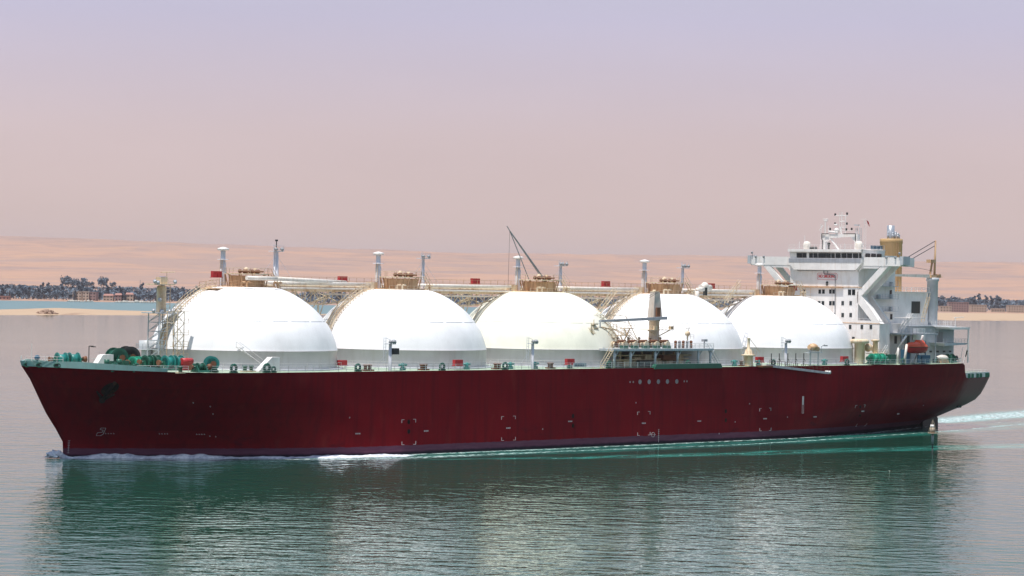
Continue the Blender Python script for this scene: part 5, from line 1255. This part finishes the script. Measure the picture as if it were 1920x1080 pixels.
# engine casing and after houses
q = MB(); q.box(192.3, 207.0, -9, 9.5, 25.1, 33.2); q.box(192.2, 207.4, -9.4, 10.0, 33.2, 33.35); cas = q.build('engine_casing', 'white', ship)
q = MB(); s = column_s(1715, 9.5); q.box(s - 1.7, s + 1.7, 9.45, 9.58, 28.0, 31.0); q.build('louvre_panel', 'dark', cas)
q = MB(); q.rail([(192.5, 9.8, 33.35), (207, 9.8, 33.35), (207, -8, 33.35)], 1.1, 1.8, .05, 2); q.build('casing_railing', 'white', cas)
q = MB(); q.stair((203.2, 10.4, 26.0), (205.6, 10.4, 32.0), .8, 't'); q.build('casing_ladder', 'cream', cas)
q = MB(); q.box(192.3, 213.5, -12.5, 12.8, DZ - .1, 24.9); q.box(192.3, 214.0, -13.0, 13.2, 24.9, 25.15); low_ = q.build('after_house', 'wgrey', ship)
q = MB(); q.box(196.5, 201.5, 12.8, 13.0, 21.6, 24.6); q.build('cream_panel', 'white', low_)
q = MB(); q.rail([(192.5, 13, 25.15), (213.8, 13, 25.15), (213.8, -12, 25.15)], 1.1, 1.6, .05, 3); q.tube((213.5, 13.1, 25.1), (213.5, 13.1, 27.3), .1, 5); q.tube((213.0, 13.1, 27.2), (217, 13.1, 27.3), .08, 5); q.build('house_railing', 'white', low_)
q = MB(); q.prism([(204.5, 24.9), (213.6, 24.9), (213.6, 24.3), (206, 24.3)], 't', 13.2, 17.5); q.tube((213.2, 17.3, DZ), (213.2, 17.3, 24.3), .2, 6); q.build('awning_deck', 'white', low_)
q = MB(); q.prism([(203.5, 21.0), (213.5, 21.0), (213.0, 20.6), (204, 20.3)], 't', 12.8, 17.0); q.rail([(203.5, 17, 21), (213.3, 17, 21)], 1.05, 1.3, .045, 3); q.build('gallery_deck', 'wgrey', low_)
q = MB(); q.box(206.5, 208.6, 12.8, 12.95, 21.1, 23.6); q.build('house_door', 'grey', low_)
for a in (195, 198, 201, 204, 206.8, 209.5, 212): q = MB(); q.box(a - .45, a + .45, 12.75, 12.9, 18.6, 19.0); q.build('air_vent', 'dark', low_)
for z_, t1 in ((23.4, 19.0),):
    q = MB(); q.box(184, 198.5, 12.8, t1, z_ - .3, z_); q.rail([(184, t1, z_), (198.5, t1, z_)], 1.1, 1.5, .045, 3)
    for a in (184.5, 188, 197.8): q.tube((a, t1 - .2, DZ), (a, t1 - .2, z_ - .3), .13, 6)
    bdk = q.build('boat_deck', 'wgrey', ship)
q = MB(); q.stair((184.6, 18, 23.4), (188.6, 18, 27.2), .8, 't'); q.stair((186.8, 16, 23.4), (190.6, 16, 27.2), .8, 't'); q.box(188.6, 194, 13.5, 18.5, 27.0, 27.15); q.rail([(188.6, 18.5, 27.15), (194, 18.5, 27.15)], 1.0, 1.3, .045, 2); q.build('boat_deck_stair', 'white', bdk)
q = MB()
for a in (185, 188.5, 191, 193.5): q.box(a, a + .9, 13.5, 13.62, 20.8, 22.6)
q.build('recess_door', 'dark', bdk)
# lifeboat davit
q = MB()
for a in (183.4, 191.6): q.path([(a, 18.4, DZ), (a, 18.6, 20.0), (a + (1.2 if a < 185 else -.6), 20.0, 22.9)], .26, 8); q.tube((a, 17, DZ), (a, 18.6, 20), .16, 6)
q.build('boat_davit', 'white', ship)
lb = empty('lifeboat', world_of(187.2, 21.0, 18.8), R(90) - TH); Lh = 4.1
q = MB(); rings = []
for i in range(17):
    a = -1 + 2 * i / 16; w_ = 1.45 * (1 - abs(a) ** 3.2) ** .6 + .05; dp = 1.3 * (1 - abs(a) ** 4 * .55); x = a * Lh
    rings.append([q.bm.verts.new(Vector(p)) for p in ((x, -w_, 1.45), (x, -w_ * .95, .95), (x, -w_ * .6, 1.35 - dp), (x, 0, 1.2 - dp), (x, w_ * .6, 1.35 - dp), (x, w_ * .95, .95), (x, w_, 1.45))])
for A, B in zip(rings, rings[1:]):
    for j in range(6): q.bm.faces.new((A[j], A[j + 1], B[j + 1], B[j])).smooth = True
q.bm.faces.new(rings[0]); q.bm.faces.new(rings[-1][::-1])
q.build('boat_hull', 'red', lb)
q = MB(); rings = []
for i in range(17):
    a = -1 + 2 * i / 16; w_ = 1.40 * (1 - abs(a) ** 3.0) ** .6 + .04; hh_ = 1.15 * (1 - abs(a) ** 3 * .75) + (.5 if .1 < a < .62 else 0); x = a * Lh * .985
    rings.append([q.bm.verts.new(Vector(p)) for p in ((x, -w_, 1.46), (x, -w_ * .85, 1.46 + hh_ * .6), (x, -w_ * .4, 1.46 + hh_), (x, w_ * .4, 1.46 + hh_), (x, w_ * .85, 1.46 + hh_ * .6), (x, w_, 1.46))])
for A, B in zip(rings, rings[1:]):
    for j in range(5): q.bm.faces.new((A[j], A[j + 1], B[j + 1], B[j]))
q.bm.faces.new(rings[0]); q.bm.faces.new(rings[-1][::-1]); q.build('canopy', 'orange', lb)
q = MB(); q.tube((-Lh * .93, -1.0, 1.45), (-Lh * .6, -1.5, 1.45), .1, 5, raw=True); q.tube((-Lh * .6, -1.5, 1.45), (Lh * .6, -1.5, 1.45), .1, 5, raw=True); q.tube((Lh * .6, -1.5, 1.45), (Lh * .93, -1.0, 1.45), .1, 5, raw=True); q.build('rubbing_strake', 'rust', lb)
q = MB(); q.tube((2.9, 0, .4), (3.5, 0, .1), .3, 8, raw=True); q.hexa([Vector(p) for p in ((3.3, -.06, -.1), (3.7, -.06, -.1), (3.7, .06, -.1), (3.3, .06, -.1), (3.2, -.06, .8), (3.6, -.06, .8), (3.6, .06, .8), (3.2, .06, .8))]); q.build('propeller_guard', 'dark', lb)
tag(lb, 'enclosed orange lifeboat hanging from its davit below the funnel', 'lifeboat')
# things on the after deck
q = MB(); q.box(190.8, 194.2, 18.6, 20.0, 16.3, 18.2); q.tube((193, 19.4, 18.2), (193, 19.4, 21.5), .13, 5); q.build('covered_winch', 'blue', ship)
wb_ = empty('covered_rescue_boat', world_of(202.2, 17.6, 16.9), R(90) - TH)
q = MB(); bmesh.ops.create_icosphere(q.bm, subdivisions=3, radius=1)
for v in q.bm.verts: v.co = Vector((v.co.x * 2.3, v.co.y * .9, v.co.z * (.75 if v.co.z > 0 else .5) + .1 * noise.noise(v.co * 2) + .5))
q.build('tarpaulin', 'pipe', wb_)
q = MB(); q.hexa([Vector(p) for p in ((-1.9, -.7, -.65), (1.9, -.7, -.65), (1.9, .7, -.65), (-1.9, .7, -.65), (-1.9, -.5, .15), (1.9, -.5, .15), (1.9, .5, .15), (-1.9, .5, .15))]); q.build('cradle', 'tan', wb_)
tag(wb_, 'small boat under a white cover on the deck aft of the orange lifeboat', 'boat')
winch(206.8, 16.6, 16.25, 0, 'green', 3.2, 1.0, 1, ship, 'dark'); winch(210, 12.0, 16.25, R(20), 'dark', 3, .9, 1, ship, 'rust')
q = MB(); q.tube((198, 18.5, 16.2), (198, 18.5, 17.3), .5, 8); q.build('deck_capstan', 'green', ship); q = MB(); q.tube((204.8, 18.6, 16.2), (204.8, 18.6, 18.4), .18, 6); q.build('deck_capstan', 'green', ship)
q = MB(); q.rail([(208.5, 18.6, 16.2), (211, 16.0, 16.2), (211.3, 10, 16.2)], 1.1, 1.1, .045, 3); q.tube((210.4, 17, 16.2), (211.2, 17.2, 20.0), .07, 5); q.build('poop_railing', 'white', ship)
# stern stores crane
q = MB(); cx, ct = 210.8, 8.0
q.lathe((cx, ct), [(1.35, 25.1), (1.35, 36.0), (1.6, 36.1), (1.6, 36.9), (0, 37)], 20); sc_ = q.build('stern_crane', 'wgrey', ship)
q = MB(); q.box(cx - 1.6, cx + 2.0, ct - .8, ct + .8, 36.9, 37.6); q.tube((cx + .7, ct, 37), (cx + .9, ct, 46.2), .3, 8, .2); q.tube((cx - 1.3, ct, 37), (cx - .2, ct, 41.2), .28, 6)
q.box(cx - 1.8, cx + .3, ct - .7, ct + .7, 40.6, 41.4); q.box(cx + 1.6, cx + 2.8, ct - .5, ct + .5, 37, 37.8); q.tube((cx + 2, ct, 37.1), (cx + 4.2, ct, 37.2), .08, 5); q.build('crane_head', 'tan', sc_)
q = MB(); q.hexa([V(cx - 1, ct - .4, 36.9), V(189.5, ct - .25, 37.1), V(189.5, ct + .25, 37.1), V(cx - 1, ct + .4, 36.9), V(cx - 1, ct - .4, 37.7), V(189.5, ct - .25, 37.5), V(189.5, ct + .25, 37.5), V(cx - 1, ct + .4, 37.7)]); q.build('crane_jib', 'pipe', sc_)
q = MB(); q.tube((cx + .9, ct, 46.1), (189.6, ct, 37.6), .09, 4); q.tube((cx + .5, ct, 44.8), (192, ct, 37.6), .09, 4); q.tube((cx, ct, 38.6), (196, ct, 40), .05, 3); q.build('crane_cable', 'dark', sc_)
q = MB(); q.tube((211.3, 17.4, 16.2), (212.6, 17.4, 19.9), .06, 4); q.build('ensign_staff', 'white', ship)
q = MB(); pr = None
for i in range(6):
    z_ = 19.4 - i * .35; w_ = .18 + .05 * math.sin(i * 2.1); c_ = 212.43 - i * .12; cur = (q.bm.verts.new(V(c_, 17.45, z_)), q.bm.verts.new(V(c_ + w_ * 2, 17.5 + .1 * math.sin(i), z_ - .15)))
    if pr: q.bm.faces.new((pr[0], cur[0], cur[1], pr[1]))
    pr = cur
bmesh.ops.solidify(q.bm, geom=q.bm.faces[:], thickness=.03)
fl = q.build('ensign', 'dark'); fl.matrix_world = Matrix.Translation((SX0, SY0, 0)) @ Matrix.Rotation(R(90) - TH, 4, 'Z'); tag(fl, 'dark ensign hanging limp from the staff at the stern', 'flag')

# ------------------------------------------------ marks on the hull
def tside(s, z, off=.06): return half(s, z) + off
def mark(pts, r, name='hull_mark', mat='mark'):
    q = MB(); q.path(pts, r, 4); return q.build(name, mat, hull)
def disc(px, py, r, mat='mark', name='hull_mark', sq=1.0):
    s = column_s2(px, py); z = SZ
    q = MB(); c = [V(s + r * sq * math.cos(2 * math.pi * k / 14), tside(s, z), z + r * math.sin(2 * math.pi * k / 14)) for k in range(14)]
    q.face(c); bmesh.ops.solidify(q.bm, geom=q.bm.faces[:], thickness=.04); return q.build(name, mat, hull)
SZ = 0
def column_s2(px, py):
    """point of the port shell seen at the pixel: returns s, leaves z in SZ"""
    global SZ
    t_ = 23.0
    for _ in range(12):
        a, b_ = px - 960, py - HOR; c_, s_ = math.cos(R(1.09)), math.sin(R(1.09))
        u = (a * c_ + b_ * s_) / CAM_F; v = (a * s_ - b_ * c_) / CAM_F
        Y = (t_ + SX0 * math.cos(TH) - SY0 * math.sin(TH)) / (u * math.cos(TH) - math.sin(TH))
        s = (u * Y - SX0) * math.sin(TH) + (Y - SY0) * math.cos(TH); SZ = CAM_H + v * Y
        t_ = .5 * t_ + .5 * half(s, SZ)
    return s
for px, r_ in ((1181, .22), (1187, .22), (1199.5, .5), (1216.7, .5), (1234, .5), (1251, .5), (1268.5, .5), (1282.5, .2), (1287.5, .2)): disc(px, 716 - (px - 1199) * .012, r_)
for x0, x1, y0_, y1_ in ((753, 779, 786, 834), (940, 966, 780, 826), (1195, 1218.5, 771.5, 816.5), (1424, 1445, 765, 808), (1604, 1622, 759, 799.5)):
    corners = []
    for px, py, dx, dz in ((x0, y0_ + 1, 1, -1), (x1, y0_, -1, -1), (x0, y1_, 1, 1), (x1, y1_ - 1, -1, 1)):
        if px == x1 and py > 800 and x0 == 1604: continue
        s = column_s2(px, py); z = SZ; L_ = .62
        mark([(s + dx * L_, tside(s + dx * L_, z), z), (s, tside(s, z), z), (s, tside(s, z + dz * L_), z + dz * L_)], .055, 'corner_mark')
def dashes(px, py, n_=3, name='small_lettering'):
    s = column_s2(px, py); z = SZ; q = MB()
    for i in range(n_):
        a = s + (i - n_ / 2) * .42; t_ = tside(a, z); q.hexa([V(a, t_, z - .12), V(a + .3, t_, z - .12), V(a + .3, t_ + .02, z - .12), V(a, t_ + .02, z - .12), V(a, t_, z + .12), V(a + .3, t_, z + .12), V(a + .3, t_ + .02, z + .12), V(a, t_ + .02, z + .12)])
    q.build(name, 'mark', hull)
for px, py in ((207, 812.5), (307.5, 813), (377, 814), (671, 813), (799, 808), (953, 802.5), (1069, 790), (1207, 793.5), (1311, 789.5), (1434.5, 785), (1528, 781.5), (1617.5, 771), (1684, 776)): dashes(px, py, 4 if px < 400 else 3)
for px, py in ((362, 755), (394, 762), (399, 776), (393, 817.5), (404, 818.5), (655, 783), (1017, 804.5), (1192, 755), (1378, 791), (1405, 757), (1476, 782), (1348, 813), (1731, 760)): disc(px, py, .16)
for px, y1_, y2_ in ((766, 791, 809), (1074, 780, 798), (1360.5, 771, 788), (1612.5, 762, 778)):
    for py in (y1_, y2_): disc(px, py, .48, 'black', 'tug_recess', .8)
# pilot mark: filled white bar above an outlined red-filled one
s = column_s2(1505.5, 743); za = SZ; s2 = column_s2(1505.5, 759); zb = SZ; column_s2(1505.5, 775); zc = SZ; t_ = tside(s, zb)
q = MB(); q.box(s - .28, s + .28, t_ - .02, t_ + .02, zb, za); q.build('pilot_mark', 'mark', hull)
mark([(s - .26, t_, zb), (s - .26, t_, zc), (s + .26, t_, zc), (s + .26, t_, zb)], .04, 'pilot_mark')
# bulbous-bow symbol
s = column_s2(190, 810); z = SZ
Pm = [(.35, .75), (-.35, .75), (-.35, .45), (.1, .35), (.15, 0), (-.2, -.1), (-.55, -.15), (-.55, -.7), (.05, -.7), (.35, -.4), (.35, .75)]
mark([(s + a * 1.1, tside(s + a * 1.1, z + b_), z + b_) for a, b_ in Pm], .04, 'bow_symbol')
# draught marks
for px, ya, yb in ((129, 826, 850), (1234.5, 805, 829)):
    s = column_s2(px, ya); z1 = SZ; s_b = column_s2(px, yb); z2 = SZ
    mark([(s, tside(s, z1, .08), z1), (s, tside(s, max(.3, z2), .08), max(.3, z2))], .035, 'draught_mark')
    for i in range(6): z = z1 - i * .45; mark([(s - .2, tside(s - .2, z, .08), z), (s + .2, tside(s + .2, z, .08), z)], .035, 'draught_mark')
s = column_s2(1224, 815); z = SZ
mark([(s + .5 * math.cos(R(a)), tside(s, z), z + .5 * math.sin(R(a))) for a in range(0, 361, 30)], .04, 'load_line_mark'); mark([(s - .8, tside(s, z), z), (s + .8, tside(s, z), z)], .04, 'load_line_mark')
# anchor in its pocket
s = column_s2(193, 739); z = SZ; base = Vector((s, half(s, z) + .05, z)); an = empty('anchor', (0, 0, 0), 0, hull)
q = MB(); tr = lambda ds, dz, o=.5: (s + ds, half(s + ds, z + dz) + o, z + dz)
q.tube(tr(.6, 2.3, .1), tr(.1, -1.0), .3, 8); q.build('anchor_shank', 'black', an)
q = MB(); q.tube(tr(.1, -1.0), tr(-1.3, .5), .36, 8, .16); q.tube(tr(.1, -1.0), tr(1.4, .0), .36, 8, .16); q.ball(tr(.1, -1.1), .6, 8); q.build('anchor_flukes', 'black', an)
q = MB(); cc = [V(*tr(.5 + 1.15 * math.cos(a_), 1.0 + 1.2 * math.sin(a_), .06)) for a_ in [2 * math.pi * k / 16 for k in range(16)]]; q.face(cc); bmesh.ops.solidify(q.bm, geom=q.bm.faces[:], thickness=.05); q.build('anchor_pocket', 'black', an)
# overboard pipes under the counter
for px, py in ((1801, 759), (1807, 758)):
    q = MB(); s = 217.5 + (px - 1801) * .2; t_ = half(s, 5.2); q.tube((s, t_ - .6, 5.3), (s, t_ + .35, 5.0), .36, 10); q.build('overboard_pipe', 'dark', hull)

# ------------------------------------------------ bow wave
q = MB(); bmw = q.bm; rnd = random.Random(3)
NX, NY = 260, 9; L = []
for i in range(NX + 1):
    a = i / NX; s = -42.6 + 64 * a
    tw = half(s, .3) if s > -41.4 else 0.0
    hgt = 0
    for c_, w_, h_ in ((-42.2, 1.0, 1.3), (-34, 5.0, 1.0), (-21, 6, .85), (-8, 3.5, .35), (4, 6, .45), (15, 4, .35)): hgt += h_ * math.exp(-((s - c_) / w_) ** 2)
    hgt *= (.85 + .35 * noise.noise(Vector((s * .6, 0, 0)))); wd = 1.2 + 2.6 * a + 1.6 * noise.noise(Vector((s * .25, 5, 0)))
    row = []
    for j in range(NY + 1):
        v = j / NY; prof = math.sin(math.pi * min(1, .25 + v * .75)) ** .8 if v < 1 else 0
        z = hgt * prof + .12 * noise.noise(Vector((s * 1.3, v * 4, 2))) * (1 - v) - (.06 if v == 1 else 0)
        row.append(bmw.verts.new(V(s, tw - .25 + v * wd, z)))
    L.append(row)
for A, B in zip(L, L[1:]):
    for j in range(NY): bmw.faces.new((A[j], B[j], B[j + 1], A[j + 1])).smooth = True
bw = q.build('bow_wave', 'foam'); bw.location = (SX0, SY0, 0); bw.rotation_euler = (0, 0, R(90) - TH); tag(bw, 'white foaming bow wave curling along the forward waterline', kind='stuff')
q = MB(); bmesh.ops.create_icosphere(q.bm, subdivisions=3, radius=1)
for v in q.bm.verts: k_ = 1 + .35 * noise.fractal(v.co * 2, .8, 2, 4); v.co = Vector((v.co.x * 1.5 * k_, v.co.y * 2.0 * k_, max(-.2, v.co.z * .9 * k_ + .2)))
o = q.build('bow_spray', M['foam']); o.location = world_of(-42.6, -1.2, .3); tag(o, 'white spray thrown up at the stem', kind='stuff')

# cable draped over the crown of the first dome
q = MB(); q.path([(cx_, 7.0 + .3 * math.sin(cx_ * .7), 31.55 - .35 * math.exp(-((cx_ + .5) / 2.2) ** 2)) for cx_ in [i * .6 - 6 for i in range(21)]], .07, 4); q.build('draped_cable', 'grey', TK[0])
def depth(o):
    d = 0
    while o.parent is not None: o = o.parent; d += 1
    return d
bpy.context.view_layer.update()
for o in [o for o in C.objects if depth(o) > 2]:
    if o.type == 'EMPTY': continue
    p = o
    while depth(p) > 1: p = p.parent
    mw = o.matrix_world.copy(); o.parent = p; o.matrix_parent_inverse = Matrix(); o.matrix_local = p.matrix_world.inverted() @ mw
for o in [o for o in C.objects if o.type == 'EMPTY' and o.parent is not None and not any(c.parent is o for c in C.objects)]: bpy.data.objects.remove(o)
